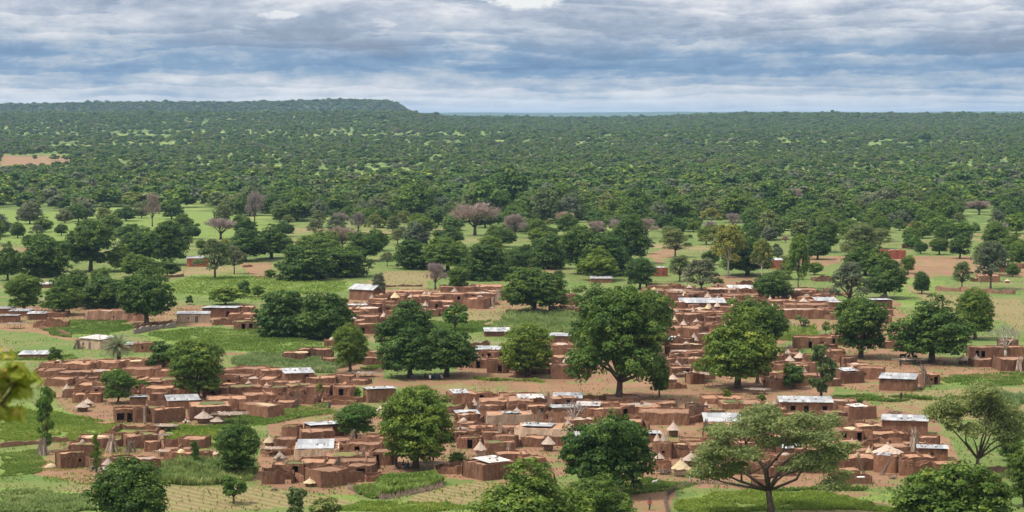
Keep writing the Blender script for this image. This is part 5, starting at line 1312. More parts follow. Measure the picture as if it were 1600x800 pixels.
B(1429,708,24,38,0,'big fan of pale stalks in the lower right compound'); B(1377,742,8,34,2,'leaning dark poles by the plain block, lower right',.5); B(1350,742,6,36,2,'leaning pole by the yellow straw granary',-.3); B(1446,604,18,34,2,'pair of tall crossed poles by the mud house, right',-.15); B(1593,580,16,22,1,'pale sheaf against the hut at the right edge'); B(1303,592,12,20,1,'pale leaning sheaf at the left of the metal-patched mud house'); B(122,545,14,16,2,'brown stalks leaning on the pale metal-roofed house'); B(778,470,16,18,1,'dry stalks behind the dome-like tree'); B(768,478,12,14,0); B(1083,458,7,12,1); B(932,636,14,12,2,'dark cut poles on the roofs right of the tallest tree'); B(985,640,6,14,2); B(1380,468,18,9,2,'spiky poles on the two-step house'); B(500,742,5,10,1); B(1260,690,8,12,1); B(550,590,12,10,2)
# brush fences and low walls following a surveyed line
def brush_fence(pts, hpx, name, label, seed=1, mat='brush', step=.16, thick=.4):
    W = [ground(*p) for p in pts]; rg = random.Random(seed); mb = MB(); h = hpx / W[0][2]; V = []; F = []
    for a, b in zip(W[:-1], W[1:]):
        L = math.hypot(b[0] - a[0], b[1] - a[1]); n = int(L / step)
        for i in range(n):
            t = (i + rg.random()) / n; x = a[0] + (b[0] - a[0]) * t + rg.uniform(-thick, thick) * .4; y = a[1] + (b[1] - a[1]) * t + rg.uniform(-thick, thick) * .4
            hh = h * rg.uniform(.6, 1.15); lx, ly = rg.uniform(-.35, .35), rg.uniform(-.3, .3); w = rg.uniform(.03, .08); k = len(V)
            V += [(x - w, y, -.1), (x + w, y, -.1), (x, y + w * 1.4, -.1), (x + lx, y + ly, hh)]; F += [(k, k + 1, k + 3), (k + 1, k + 2, k + 3), (k + 2, k, k + 3)]
    r = link(name, None, None, (0, 0, 0)); r.location = (W[0][0], W[0][1], 0)
    V = [(v[0] - W[0][0], v[1] - W[0][1], v[2]) for v in V]
    tag(link('brush', mk_mesh('brush', V, np.array(F), M[mat]), r), kind='stuff')
    for a, b in zip(W[:-1], W[1:]):
        L = math.hypot(b[0] - a[0], b[1] - a[1])
        for i in range(max(int(L / 3.0), 1)):
            t = i / max(int(L / 3.0), 1); link('post', POST, r, (a[0] + (b[0] - a[0]) * t - W[0][0], a[1] + (b[1] - a[1]) * t - W[0][1], 0), 0, (1.2, 1.2, h * 1.2))
    tag(r, label, 'fence'); return r
brush_fence([(1060,840),(1043,800),(1040,786),(1043,774),(1056,765),(1080,758),(1105,755),(1140,758),(1176,766)], 10, 'brush_fence', 'curved woven brush fence round the green crop, lower right', 1, step=.07)
brush_fence([(690,762),(640,774),(600,781),(562,772),(543,763)], 11, 'brush_fence', 'grey brush fence round the leafy vegetable plot', 2, step=.07)
brush_fence([(690,762),(688,752),(672,744)], 9, 'brush_fence', 'short right end of the brush fence behind the leafy vegetable plot', 3, step=.07)
brush_fence([(1410,657),(1460,660),(1500,664)], 7, 'brush_fence', 'thorn heap fence beside the large white-roofed house, right', 4)
brush_fence([(140,738),(146,734),(152,738)], 16, 'stake_fence', 'small pen of upright stakes near the goats', 5, 'wood', .2)
brush_fence([(1280,452),(1330,456)], 4, 'brush_fence', 'thin thorn fence in the upper right grass', 6)
brush_fence([(735,536),(780,538)], 8, 'brush_fence', 'stake fence topped with dry grass by the flat white roof', 7, 'stalk', .2)
brush_fence([(820,584),(845,586),(870,582)], 7, 'brush_fence', 'stick fence behind the forked-trunk tree', 8)
brush_fence([(1210,539),(1245,540)], 5, 'brush_fence', 'low fence in front of the green garden, right', 9)
brush_fence([(500,592),(540,590),(560,594)], 7, 'brush_fence', 'dark brush fence at the right end of the grey millet strip', 10)
def low_wall(pts, hpx, label, mat='mud_dark', th=.5, name='earth_wall', seed=0):
    W = [ground(*p) for p in pts]; h = hpx / W[0][2]; mb = MB(); x0, y0 = W[0][0], W[0][1]; k = seed
    r = link(name, None, None, (x0, y0, 0))
    for a, b in zip(W[:-1], W[1:]):
        p0 = Vector((a[0] - x0, a[1] - y0, 0)); p1 = Vector((b[0] - x0, b[1] - y0, 0)); d = (p1 - p0).normalized(); n = Vector((d.y, -d.x, 0))
        wall_strip(mb, p0, p1, n, th, h, lambda x, y: h * (.22 * math.sin(x * .9 + k) + .15 * math.sin(x * 2.3 + y + k)), (), 1.0, .05, .1, k)
    link('wall', mb.mesh('wall', M[mat]), r); tag(r, label, 'wall'); return r
low_wall([(0,700),(40,696),(75,692),(108,690)], 7, 'dark low earth bank crossing the green field, far left')
low_wall([(60,514),(110,524)], 4, 'broken earth wall along the dirt road, left'); low_wall([(212,522),(250,514),(276,512)], 7, 'tumbled stone wall stepping up to the cream-fronted house', 'stone', .7)
low_wall([(212,514),(240,508),(270,506)], 5, 'second tumbled wall behind the first, left', 'mud', .6); low_wall([(175,402),(215,402)], 4, 'dark low wall in the left pasture'); low_wall([(250,435),(288,432)], 4, 'low wall near the far low house')
low_wall([(1460,454),(1500,456),(1530,458),(1586,460)], 6, 'long dark broken wall in the right pasture', 'mud_dark', .8); low_wall([(1384,350),(1500,354)], 3, 'far pale wall at the forest side, right', 'mud')
low_wall([(1410,388),(1450,386),(1480,390)], 6, 'crumbled wall beyond the red brick house', 'mud_dark'); low_wall([(1540,740),(1585,735)], 8, 'earth wall behind the forked olive tree', 'mud_dark')
low_wall([(560,452),(620,448),(660,448)], 3, 'low field bank behind the gabled house', 'mud_dark'); low_wall([(1556,645),(1600,648)], 5, 'dark bank below the tall crop strip', 'mud_dark')
low_wall([(1300,460),(1330,462)], 4, 'small brown wall in the upper right pasture', 'mud'); low_wall([(380,418),(395,417)],3,'scrap of wall behind the bent olive tree','mud')
low_wall([(990,665),(1012,672)], 10, 'crumbling yard wall beside the dark tall tree, right', 'mud'); low_wall([(640,492),(690,494),(712,490)], 5, 'wall base along the middle garden edge', 'mud')
# heaps of wood
def heap(px, py, w, h, label, n=30, mat='wood'):
    x, y, s = ground(px, py); rg = random.Random(int(px)); mb = MB(); W = w / s / 2; hh = h / s
    for i in range(n):
        a = rg.uniform(-.6, .6); cx, cy = rg.uniform(-.6, .6) * W, rg.uniform(-.4, .4) * W; z = rg.uniform(.05, 1) * hh * (1 - abs(cx) / W * .6); L = rg.uniform(.4, .9) * W * .6
        mb.tube([(cx - L * math.cos(a), cy - L * math.sin(a), max(z - .15, .05)), (cx, cy, z + .05), (cx + L * math.cos(a), cy + L * math.sin(a), max(z + rg.uniform(-.2, .2), .05))], [.06, .07, .04], 5)
    tag(link('wood_pile', mb.mesh('wood_pile', M[mat]), None, (x, y, 0)), label, 'wood pile')
heap(1040,741,28,9,'pile of pale crooked logs left of the shaggy granary'); heap(438,718,26,8,'low pile of firewood beside the flat pole frame'); heap(1398,652,26,14,'tangled heap of branches behind the large white-roofed house'); heap(1375,700,18,6,'small wood pile in the lower right compound'); heap(265,672,30,7,'line of pale bundles on the ground left of the bent-tipped granary'); heap(430,766,14,4,'scattered sticks before the ruin doorway'); heap(1395,748,12,4,'small sticks in the yard, lower right')
# ------------------------------------------------------------------ people and animals
def skin_obj(name, verts, edges, radii, mat, parent=None, root=0, sub=1):
    me = bpy.data.meshes.new(name); me.from_pydata(verts, edges, []); me.materials.append(mat)
    o = bpy.data.objects.new(name, me); COL.objects.link(o)
    md = o.modifiers.new('skin', 'SKIN'); me.skin_vertices[0].data[root].use_root = True
    for i, r in enumerate(radii): me.skin_vertices[0].data[i].radius = (r, r) if not isinstance(r, tuple) else r
    if sub: sb = o.modifiers.new('sub', 'SUBSURF'); sb.levels = sub; sb.render_levels = sub
    if parent: o.parent = parent
    for p in me.polygons: p.use_smooth = True
    return o
def person(px, py, pose, top, bottom, label, rz=0.0, scale=1.0, group=None, loc=None):
    x, y, s = ground(px, py)
    r = link('person', None, None, (x, y, 0), rz, scale)
    if pose == 'sit':
        hipz = .34; J = {'hip': (0, 0, hipz), 'sp': (0, .02, .62), 'ch': (0, -.02, .86), 'nk': (0, -.05, 1.0), 'hd': (0, -.07, 1.12), 'tp': (0, -.06, 1.22)}
        legs = [((sx * .10, -.02, hipz - .02), (sx * .17, -.44, .46), (sx * .16, -.50, .06), (sx * .16, -.66, .04)) for sx in (-1, 1)]
        arms = [((sx * .19, -.02, .88), (sx * .26, -.14, .62), (sx * .16, -.36, .52)) for sx in (-1, 1)]
    elif pose == 'walk':
        hipz = .92; J = {'hip': (0, 0, hipz), 'sp': (0, -.02, 1.14), 'ch': (0, -.04, 1.36), 'nk': (0, -.06, 1.50), 'hd': (0, -.08, 1.61), 'tp': (0, -.08, 1.71)}
        legs = [((sx * .10, 0, hipz - .04), (sx * .11, -sx * .18 - .05, .50), (sx * .10, -sx * .20 + .10, .08), (sx * .10, -sx * .20 - .10, .04)) for sx in (-1, 1)]
        arms = [((sx * .20, -.03, 1.40), (sx * .26, sx * .10, 1.12), (sx * .25, sx * .16 - .12, .88)) for sx in (-1, 1)]
    else:
        hipz = .92; J = {'hip': (0, 0, hipz), 'sp': (0, 0, 1.14), 'ch': (0, 0, 1.36), 'nk': (0, -.01, 1.50), 'hd': (0, -.03, 1.61), 'tp': (0, -.03, 1.71)}
        legs = [((sx * .10, 0, hipz - .04), (sx * .11, -.02, .50), (sx * .12, .02, .08), (sx * .13, -.16, .04)) for sx in (-1, 1)]
        arms = [((sx * .20, 0, 1.40), (sx * .27, .02, 1.12), (sx * .24, -.10, .86)) for sx in (-1, 1)]
    V = [J['hip'], J['sp'], J['ch'], J['nk'], J['hd'], J['tp']]; E = [(0, 1), (1, 2), (2, 3), (3, 4), (4, 5)]; Rr = [.13, .12, .14, .055, .10, .075]
    for L in legs:
        k = len(V); V += list(L); E += [(0, k), (k, k + 1), (k + 1, k + 2), (k + 2, k + 3)]; Rr += [.10, .075, .045, .035]
    for A in arms:
        k = len(V); V += list(A); E += [(2, k), (k, k + 1), (k + 1, k + 2)]; Rr += [.065, .045, .032]
        hx, hy, hz = A[2]; sx = 1 if hx > 0 else -1
        for f in range(5):
            q = len(V); V += [(hx + (f - 2) * .018 * sx, hy - .05, hz - .05 + .01 * (f == 0)), (hx + (f - 2) * .022 * sx - (.03 * sx if f == 0 else 0), hy - .075, hz - .11 + .04 * (f == 0))]
            E += [(k + 2, q), (q, q + 1)]; Rr += [.010, .008]
    skin_obj('body', V, E, Rr, M['skin'], r)
    # head features and hair
    mb = MB(); hx, hy, hz = J['hd']; mb.lathe([(.105, hz - .01), (.115, hz + .05), (.085, hz + .12), (.03, hz + .145)], 12, c=(0, hy + .012)); link('hair', mb.mesh('hair', M['rubber'], True), r)
    mb = MB()
    for sx in (-1, 1): mb.box(sx * .035 - .012, sx * .035 + .012, hy - .105, hy - .09, hz + .0, hz + .014)
    mb.box(-.012, .012, hy - .125, hy - .09, hz - .035, hz - .005); link('face', mb.mesh('face', M['rubber']), r)
    # shirt / wrapper closed round the body
    mb = MB(); sp, ch = J['sp'], J['ch']
    pr = [(J['hip'], .17), (sp, .165), (ch, .195), ((ch[0], ch[1], ch[2] + .08), .12)]
    n = 14
    for (c, q) in pr:
        for k in range(n): a = 2 * PI * k / n; mb.V.append((c[0] + q * 1.12 * math.cos(a), c[1] + q * .78 * math.sin(a), c[2]))
    for i in range(3):
        for k in range(n): a = i * n + k; b = i * n + (k + 1) % n; mb.F.append((a, b, b + n, a + n))
    link('shirt', mb.mesh('shirt', M[top], True), r)
    mb = MB()
    for A in arms: mb.tube([A[0], Vector(A[0]).lerp(Vector(A[1]), .75)], [.082, .07], 8)
    for L in legs: mb.tube([L[0], L[1], Vector(L[1]).lerp(Vector(L[2]), .6)], [.125, .10, .085], 8)
    link('trousers', mb.mesh('trousers', M[bottom], True), r)
    tag(r, label, 'person', group); return r
person(1015,797,'walk','cloth_red','cloth_dark','person in dark clothes walking on the red footpath by the curved fence',2.4,1.05)
person(1408,625,'stand','cloth_dark','cloth_dark','person standing alone in the ploughed field, right',0.3)
for i, (a, b, rz, c1, lb) in enumerate([(619,732,.6,'cloth_dark','leftmost seated person under the round tree, dark clothes'), (625,733,-.4,'cloth_red','seated person in reddish top, second under the round tree'), (630,730,1.2,'cloth_dark','middle seated person in dark clothes under the round tree'), (634,733,2.6,'cloth_blue','seated person in blue under the round tree'), (638,731,-1.5,'cloth_dark','rightmost seated person in dark clothes under the round tree')]):
    person(a, b, 'sit', c1, 'cloth_dark', lb, rz, 1.05, 'people sitting under the round tree')
person(677,722,'stand','cloth_red','cloth_dark','person in red standing at the right of the round tree',-.5,.95); person(671,720,'stand','cloth_white','cloth_dark','person in white standing at the right of the round tree',.8,.95)
for i, (a, b, c1, lb) in enumerate([(645,594,'cloth_dark','dark seated person nearest the left tree of the centre pair'), (664,593,'cloth_dark','seated person in the gap between the paired centre trees'), (672,594,'cloth_white','seated person in white between the paired centre trees'), (680,593,'cloth_blue','seated person in blue left of the right centre tree'), (690,594,'cloth_white','seated person in white by the right centre tree')]):
    person(a, b, 'sit', c1, 'cloth_dark', lb, i * 1.3, 1.3, 'people sitting under the centre tree pair')
person(152,734,'stand','cloth_dark','cloth_dark','person standing beside the white goats, lower left',1.0); person(1278,756,'stand','cloth_red','cloth_dark','person behind the wide old tree',0) if False else None
person(914,764,'stand','cloth_dark','cloth_dark','person half hidden among bushes below the dark tall tree',0.5,.95)
person(932,402,'stand','cloth_dark','cloth_dark','tiny far person beyond the upper grove',0.5) if False else None
person(515,640,'stand','cloth_blue','cloth_dark','person in blue near the green weeds, left of centre',0.5,.95); person(290,664,'stand','cloth_white','cloth_dark','person in white in the doorway gap, left',0.2,.85); person(1407,573,'stand','cloth_dark','cloth_dark','person left of the broad animal-shading tree',.2,1.05)
def animal(px, py, L, mat, label, rz, group=None, kind='goat', patch=None):
    """quadruped, head along +X, shoulder height about 0.72 L"""
    x, y, s = ground(px, py); r = link(kind, None, None, (x, y, 0), rz, L)
    V = [(-.42,0,.62),(-.15,0,.60),(.15,0,.60),(.36,0,.66),(.52,0,.80),(.62,0,.90),(.72,0,.86),(.80,0,.80)]
    E = [(0,1),(1,2),(2,3),(3,4),(4,5),(5,6),(6,7)]; Q = [(.11,.13),(.14,.17),(.13,.16),(.11,.14),(.07,.08),(.07,.075),(.05,.055),(.035,.04)]
    for sx in (-1, 1):
        k = len(V); V += [(-.40, sx*.09, .48), (-.34, sx*.10, .36), (-.46, sx*.10, .22), (-.43, sx*.10, .02)]; E += [(0,k),(k,k+1),(k+1,k+2),(k+2,k+3)]; Q += [.08,.055,.032,.028]
        k = len(V); V += [(.30, sx*.08, .50), (.29, sx*.09, .28), (.31, sx*.09, .02)]; E += [(3,k),(k,k+1),(k+1,k+2)]; Q += [.065,.035,.028]
        k = len(V); V += [(.60, sx*.10, .93)]; E += [(5,k)]; Q += [.02]
    k = len(V); V += [(-.52,0,.66),(-.60,0,.56)]; E += [(0,k),(k,k+1)]; Q += [.03,.02]
    skin_obj('body', V, E, Q, M[mat], r, 1)
    if patch:
        mb = MB(); mb.lathe([(.175, -.16), (.19, 0), (.17, .14)], 12); o = link('saddle_patch', mb.mesh('saddle_patch', M[patch], True), r, (0, 0, .61), 0, (1, .86, 1)); o.rotation_euler = (0, PI / 2, 0)
    tag(r, label, kind if kind != 'cow' else 'cow', group); return r
animal(158,738,1.15,'hide_white','white goat with a black back, nearest the round hut, lower left',.3,None,'goat','hide_black'); animal(166,739,1.1,'hide_white','white goat standing right of the black-backed goat',2.8); animal(148,737,1.1,'hide_black','black goat at the left of the small pen',-.5); animal(172,738,1.0,'hide_white','white goat at the far right of the goats',1.2)
animal(165,733,1.0,'hide_black','black goat behind the white goats, lower left',3.4)
for i, (a, b, m_, l_) in enumerate([(1411,561,'hide_black','dark cow at the left in the shade of the broad tree'),(1420,562,'hide_brown','brown cow second in the shade of the broad tree'),(1429,563,'hide_black','black cow third in the shade of the broad tree'),(1435,567,'hide_white','white calf left of the broad tree trunk')]):
    animal(a, b, 1.7 if i < 3 else 1.1, m_, l_, i * 1.1, 'cattle resting under the broad tree', 'cow')
animal(1470,571,1.1,'hide_brown','brown animal lying low right of the broad tree trunk',0,None,'goat'); animal(1500,572,1.2,'hide_black','black goat before the left conical hut at right',2.,None,'goat')
animal(1023,757,.9,'hide_white','white goat grazing on the grass by the footpath',.4); animal(1080,751,.9,'hide_white','white goat in front of the shaggy granary',2.9); animal(432,645,.9,'hide_white','white goat on the weeds behind the long running house',2.9)
# a bicycle leaning at the wall, a water pump, basins
def bicycle(px, py, rz):
    x, y, s = ground(px, py); r = link('bicycle', None, None, (x, y, 0), rz)
    mb = MB()
    ring = [(.33 * math.cos(a * PI / 9), 0, .33 + .33 * math.sin(a * PI / 9)) for a in range(19)]
    mb.tube(ring, .025, 5, False)
    for k in range(6): mb.tube([(0, 0, .33), (.32 * math.cos(k), 0, .33 + .32 * math.sin(k))], .006, 3)
    w = mb.mesh('wheel', M['rubber']); link('wheel', w, r, (-.52, 0, 0)); link('wheel', w, r, (.52, 0, 0))
    mb = MB(); P = {'b': (-.05, 0, .3), 's': (-.2, 0, .85), 'h': (.35, 0, .88), 'r': (-.52, 0, .33), 'f': (.52, 0, .33)}
    for a, b in ('bs', 'bh', 'sh', 'rb', 'rs', 'hf'): mb.tube([P[a], P[b]], .022, 5)
    link('frame', mb.mesh('frame', M['paint_blue']), r)
    mb = MB(); mb.box(-.32, -.08, -.06, .06, .88, .94); link('saddle', mb.mesh('saddle', M['rubber']), r)
    mb = MB(); mb.tube([(.28, -.26, 1.0), (.36, 0, .98), (.28, .26, 1.0)], .018, 5); mb.tube([(.35, 0, .88), (.36, 0, .98)], .018, 5); link('handlebar', mb.mesh('handlebar', M['rubber']), r)
    tag(r, 'dark bicycle propped before the long mud house wall, left', 'bicycle')
bicycle(245, 664, .15)
def stand_table(px, py, label):
    x, y, s = ground(px, py); r = link('drying_stand', None, None, (x, y, 0), .2)
    mb = MB(); mb.box(-.6, .6, -.4, .4, 1.5, 1.6); link('top', mb.mesh('top', M['cloth_white']), r)
    for sx in (-.45, .45):
        for sy in (-.3, .3): link('post', POST, r, (sx, sy, 0), 0, (1, 1, 1.5))
    tag(r, label, 'stand')
stand_table(1345, 760, 'small white-topped stand before the ruined wall, lower right')
# ------------------------------------------------------------------ extra huddled roofs filling the compounds
FILL = [[(75,606),(260,600),(420,605),(520,612),(500,634),(420,632),(250,612),(120,626)], [(420,700),(600,690),(600,750),(430,735)], [(700,640),(1000,634),(1080,650),(900,690),(760,705),(710,700)],
        [(1080,650),(1300,640),(1470,700),(1440,735),(1320,745),(1100,740),(1090,690)], [(1040,452),(1300,455),(1300,500),(1160,500),(1100,600),(1040,610)], [(1200,560),(1310,545),(1340,590),(1230,612)], [(560,470),(780,462),(770,480),(560,520)], [(1180,545),(1300,590),(1180,605)],
        [(735,560),(800,560),(900,560),(890,590),(760,582)]]
rg = random.Random(5); nf = 0
for poly in FILL:
    W = [ground(*p)[:2] for p in poly]; xs = [w[0] for w in W]; ys = [w[1] for w in W]
    y = min(ys)
    while y < max(ys):
        x = min(xs) + rg.uniform(0, 4)
        while x < max(xs):
            qx, qy = x + rg.uniform(-1, 1), y + rg.uniform(-1.5, 1.5)
            if inpoly(np.array([qx]), np.array([qy]), W)[0] and all((qx - f[0]) ** 2 + (qy - f[1]) ** 2 > (f[2] + 1.75) ** 2 for f in FOOT) and all((qx - p[0]) ** 2 + (qy - p[1]) ** 2 > 3.0 ** 2 for p in PLANTED):
                w = rg.uniform(3.2, 5.6); d = rg.uniform(3, 4.6); h = rg.uniform(1.3, 2.8)
                px, py = project(np.array([qx]), np.array([qy - d / 2]), np.array([0.0]))
                if rg.random() < .20:
                    cw = rg.uniform(1.6, 2.6); s_ = FPX / qy; G(float(px[0]), float(py[0]), cw * s_, rg.uniform(2.0, 3.1) * s_, rg.randint(0, 2), rg.choice([0, 1, 2, 3, 1]), None, rg.uniform(.5, .68)); x += 3.4; continue
                if rg.random() < .07:
                    s_ = FPX / qy; B(float(px[0]), float(py[0]), 1.4 * s_, rg.uniform(2.4, 3.6) * s_, rg.randint(0, 2)); x += 3; continue
                if rg.random() < .22: x += rg.uniform(1, 3); continue
                if rg.random() < .30: h = rg.uniform(.9, 1.5)
                ro = 'ruin' if h < 1.6 else 'm'
                r_ = build_house(qx, qy, w, d, h, rg.uniform(-.4, .4), ro, 'mud', None, nf, {'m': 'mud_house', 'ruin': 'roofless_yard', 'wm': 'metal_roofed_house'}[ro], .6)
                tag(r_, None, 'house'); HOUSES.append((r_, float(px[0]), float(py[0]), ro, 'mud', w, h, None)); nf += 1
            x += rg.uniform(3.6, 5.5)
        y += rg.uniform(4.5, 6.5)
print('fillers', nf, 'houses', len(HOUSES))
# straw heaps and jars about the yards, low weeds in the lanes
def heap_mesh(seed, mat):
    rg = random.Random(seed); mb = MB(); mb.lathe([(1.0, 0), (.93, .25), (.65, .55), (.3, .74), (.05, .8)], 12, .12, rg); return mb.mesh('heap', mat, True)
def jar_mesh():
    mb = MB(); mb.lathe([(.2, 0), (.42, .25), (.45, .5), (.3, .72), (.2, .8), (.26, .86)], 12); return mb.mesh('jar', M['mud_dark'], True)
HEAPS = [heap_mesh(1, M['straw']), heap_mesh(2, M['thatch']), heap_mesh(3, M['mud_roof'])]; JAR = jar_mesh()
rg = random.Random(31)
for (hr, px, py, roof, wall, w, h, lab) in list(HOUSES):
    if rg.random() > .30 or py < 450: continue
    side = rg.choice([-1, 1]); x = hr.location.x + rg.uniform(-.4, .4) * w; on = (roof == 'm' and h < 2.4 and rg.random() < .6)
    if on: x, y, z = hr.location.x + rg.uniform(-.2, .2) * w, hr.location.y + rg.uniform(-.5, .5), h - .2
    else: x, y, z = hr.location.x + side * (w * .5 + .8), hr.location.y - 1.5, 0
    v = rg.random(); 
    if v < .6: o = link('straw_heap' if v < .45 else 'earth_heap', HEAPS[0 if v < .2 else 1 if v < .45 else 2], None, (x, y, z), rg.uniform(0, 6), (rg.uniform(.5, 1.1), rg.uniform(.5, 1.1), rg.uniform(.5, 1.2))); lk = ('small straw heap' if v < .45 else 'small earth heap'); ct = 'heap'
    else: o = link('clay_jar', JAR, None, (x, y, z), 0, rg.uniform(.8, 1.2)); lk = 'small clay jar'; ct = 'jar'
    tag(o, None, ct); PROPS.append((o, px, py, lk, None))
for i, poly in enumerate([p for c, p in ZONES if c == E_][:8]):
    P, r = pts_in(poly, 3000, 500 + i, False)
    blades('weeds', P, r, .35, .24, 3, M['cover'] if i % 2 else M['drygrass'], 'low weeds sprouting in the bare lanes of the village')
# low walls that join neighbouring houses into closed compounds
YW = []; rg = random.Random(61)
for (hr, px, py, roof, wall, w, h, lab) in HOUSES:
    if py < 455 or len(YW) >= 170: continue
    best = None
    for o in HOUSES:
        dx = o[0].location.x - hr.location.x; dy = o[0].location.y - hr.location.y
        if (w + o[5]) * .5 + .6 < dx < (w + o[5]) * .5 + 6 and abs(dy) < 5 and (best is None or dx < best[0]): best = (dx, o)
    if not best: continue
    o = best[1]; a = Vector((hr.location.x + w * .45, hr.location.y + rg.uniform(-2, 1), 0)); b = Vector((o[0].location.x - o[5] * .45, o[0].location.y + rg.uniform(-2, 1), 0))
    mid = (a + b) / 2
    if any(abs(p[0] - mid.x) < 2 and abs(p[1] - mid.y) < 2 for p in PLANTED): continue
    mb = MB(); d_ = (b - a); n_ = Vector((d_.y, -d_.x, 0)).normalized(); hh = rg.uniform(1.1, 1.9); k_ = rg.uniform(0, 6)
    wall_strip(mb, (0, 0, 0), d_, n_, .35, hh, lambda x, y: .2 * math.sin(x * 1.3 + k_) + .1 * math.sin(x * 3.1 + y), (), .8, .02, .08, k_)
    r_ = link('yard_wall', None, None, a); link('wall', mb.mesh('wall', M['mud']), r_); tag(r_, None, 'wall'); YW.append(r_); PROPS.append((r_, px, py, 'low mud wall joining two houses', None))
print('yard walls', len(YW))
# ------------------------------------------------------------------ labels that single out every house, granary and bundle
HMARKS = [('the round tree shading seated people',650,731),('the tallest tree',970,625),('the wide old crooked tree',1202,790),('the palm',183,566),('the large cream house',850,690),('the bare reddish tree',896,655),
 ('the fenced vegetable plot',615,765),('the gabled house',572,469),('the twin dark trees',470,525),('the forked-trunk dome tree',820,588),('the curved brush fence',1100,757),('the column-like field tree',72,705),
 ('the round tree over the left rooftops',307,622),('the dome-like tree behind the millet',835,488),('the wide-crowned right-centre tree',1150,600),('the umbrella-shaped shrub',1255,517),('the broad tree shading cattle',1455,565),
 ('the slender olive tree',1283,620),('the forked olive tree',1525,735),('the dark shaggy lower-left tree',371,742),('the low bright tree by metal roofs',557,682),('the small bright tree among left roofs',185,628),
 ('the spreading grey-green upper tree',1096,460),('the upper right roof tree',1208,470),('the big fan of pale stalks',1429,705),('the bent-tipped granary',316,663),('the slender garden tree',711,516),('the medium round tree',547,580),('the two-step house',1378,480),('the market roofs at the left edge',20,500),('the hooked-tip granary',1053,684),('the far right huts',1515,572),('the tree pair at centre',668,588),('the goats',163,737)]
WORDS = ['nearest', 'second', 'third', 'fourth', 'fifth', 'sixth', 'seventh', 'eighth', 'ninth', 'tenth', 'eleventh', 'twelfth', 'thirteenth', 'fourteenth', 'fifteenth', 'sixteenth', 'seventeenth', 'eighteenth', 'nineteenth', 'twentieth', 'outermost']
def place_words(items, MARKS=HMARKS):
    """items: (obj, px, py, look); writes 'look, nth to the side of landmark'"""
    G_ = {}
    for it in items:
        o, px, py, look = it; best = min(MARKS, key=lambda m: math.hypot(px - m[1], (py - m[2]) * 2.2)); dx, dy = px - best[1], (py - best[2]) * 2.2
        if abs(dx) > abs(dy): side = 'left of' if dx < 0 else 'right of'
        else: side = 'behind' if dy < 0 else 'in front of'
        G_.setdefault((look, side, best[0]), []).append((math.hypot(dx, dy), it))
    for (look, side, mk), L in G_.items():
        L.sort(key=lambda t: t[0])
        for i, (d_, it) in enumerate(L):
            it[0]['label'] = '%s %s%s %s' % (look, '' if len(L) == 1 else WORDS[min(i, 20)] + ' ', side, mk)
items = []
for (r, px, py, roof, wall, w, h, lab) in HOUSES:
    if lab: r['label'] = lab; continue
    size = 'wide' if w > 8 else ('small' if w < 4.5 else '')
    tall = 'low ' if h < 1.9 else ('tall ' if h > 3.0 else '')
    if roof == 'ruin': look = (size + ' roofless mud walls').strip()
    elif roof == 'w': look = ('%s%s metal-roofed house' % (tall, size + ' ' if size else ''))
    elif roof == 'wm': look = '%s%s mud house with metal patch' % (tall, size)
    elif wall == 'brick': look = 'red-brown flat-roofed house'
    elif wall == 'mud_dark': look = 'dark mud house'
    else: look = '%s%s flat-roofed mud house' % (tall, size)
    look = ' '.join(look.split())
    items.append((r, px, py, look))
for (r, px, py, nm, lab) in PROPS:
    if lab: r['label'] = lab; continue
    items.append((r, px, py, {'granary': 'small cone-capped granary', 'pole shelter': 'small pole shelter', 'upright bundle of dry stalks': 'small bundle of dry stalks'}.get(nm, nm)))
place_words(items)
FM = [('the far low house', 306, 400), ('the lone bent olive tree', 336, 415), ('the great dark thicket', 505, 395), ('the large leafless dome', 742, 366), ('the pair of tall leafless trees', 245, 350), ('the wide leafless dome at left', 345, 365), ('the pinkish tree by the tin roof', 398, 350), ('the leafless tree over the thicket', 535, 388), ('the small pink forest-foot tree', 560, 362), ('the broad leafless tree behind the grove', 975, 370), ('the brown leafless tree at right forest foot', 1145, 360), ('the white-trunked tree', 1138, 400), ('the red brick house', 1393, 385), ('the far thatched hut', 1055, 366), ('the left edge pasture', 30, 350), ('the right edge pasture', 1560, 370), ('the long pale wall at the forest side', 1440, 352), ('the narrow bright tree', 1247, 385), ('the long dark tree row', 690, 400), ('the brown tree right of the dome', 805, 370), ('the tree over the right field', 1290, 370), ('the thin pale grass-belt tree', 190, 370)]
place_words(WOODS, FM); place_words(XT, FM)

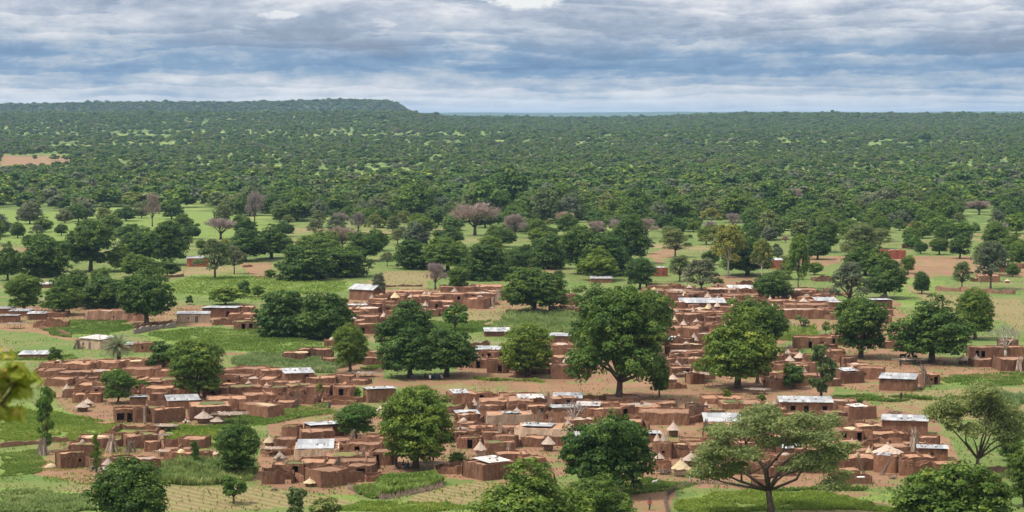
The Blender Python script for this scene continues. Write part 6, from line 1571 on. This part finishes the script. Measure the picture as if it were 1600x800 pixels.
seen = {}
for o in bpy.data.objects:
    if o.parent is None and o.get('label') and not o.get('group') and o.get('kind') is None: seen.setdefault(o['label'], []).append(o)
for l, v in seen.items():
    if len(v) > 1:
        for o in v: o['group'] = 'alike ' + v[0].name.split('.')[0].replace('_', ' ') + 's'
        print('DUP', l, len(v))
# ------------------------------------------------------------------ foreground: leafy shrub tree on the hillside, its branch reaching into the frame
fx0, fy0 = -10.4, 30.0
fz0 = float(terrain(fx0, fy0)); tz = 55.72 - fz0
L = [(2.55,0,tz+.50,.46,.6,.28),(2.95,.3,tz+.30,.36,.5,.24),(2.0,-.3,tz+.2,.55,.6,.40),(3.15,-.2,tz+.55,.16,.3,.12),(1.3,.3,tz+.5,.7,.8,.6),(0.2,0,tz+.7,1.2,1.2,.9),(-1.3,.2,tz+.4,1.1,1.1,.8),(-.2,-.8,tz-.3,1.0,1,.7),(2.8,.1,tz+.0,.34,.4,.20),(3.1,0,tz+.45,.25,.3,.2)]
r = link('hillside_tree', None, None, (fx0, fy0, fz0))
link('crown', crown_mesh('crown', 400, L, 4200, .10, M['leaf_young'], 20, .55, low=-.8, asp=2.4, fill=.04, loose=.9), r)
link('trunk', limb_mesh('trunk', 401, L, .11, 2.6, wig=.25, sub=1), r)
tag(r, 'blurred yellow-green branch reaching in at the left edge, close to the camera', 'tree')
# ------------------------------------------------------------------ the air between
mb = MB(); mb.box(-29500, 29500, -5900, 30900, -2, 190)
m = bpy.data.materials.new('haze_air'); nt = nodes_of(m); o = nt.nodes.new('ShaderNodeOutputMaterial'); pv = nt.nodes.new('ShaderNodeVolumePrincipled')
pv.inputs['Color'].default_value = (0.45, 0.70, 1.0, 1); pv.inputs['Density'].default_value = 0.000038; pv.inputs['Anisotropy'].default_value = 0.1
nt.links.new(pv.outputs[0], o.inputs['Volume'])
tag(link('haze', mb.mesh('haze', m)), kind='stuff')
scn.render.engine = 'CYCLES'
scn.cycles.volume_bounces = 0
scn.cycles.transparent_max_bounces = 8
scn.cycles.max_bounces = 6
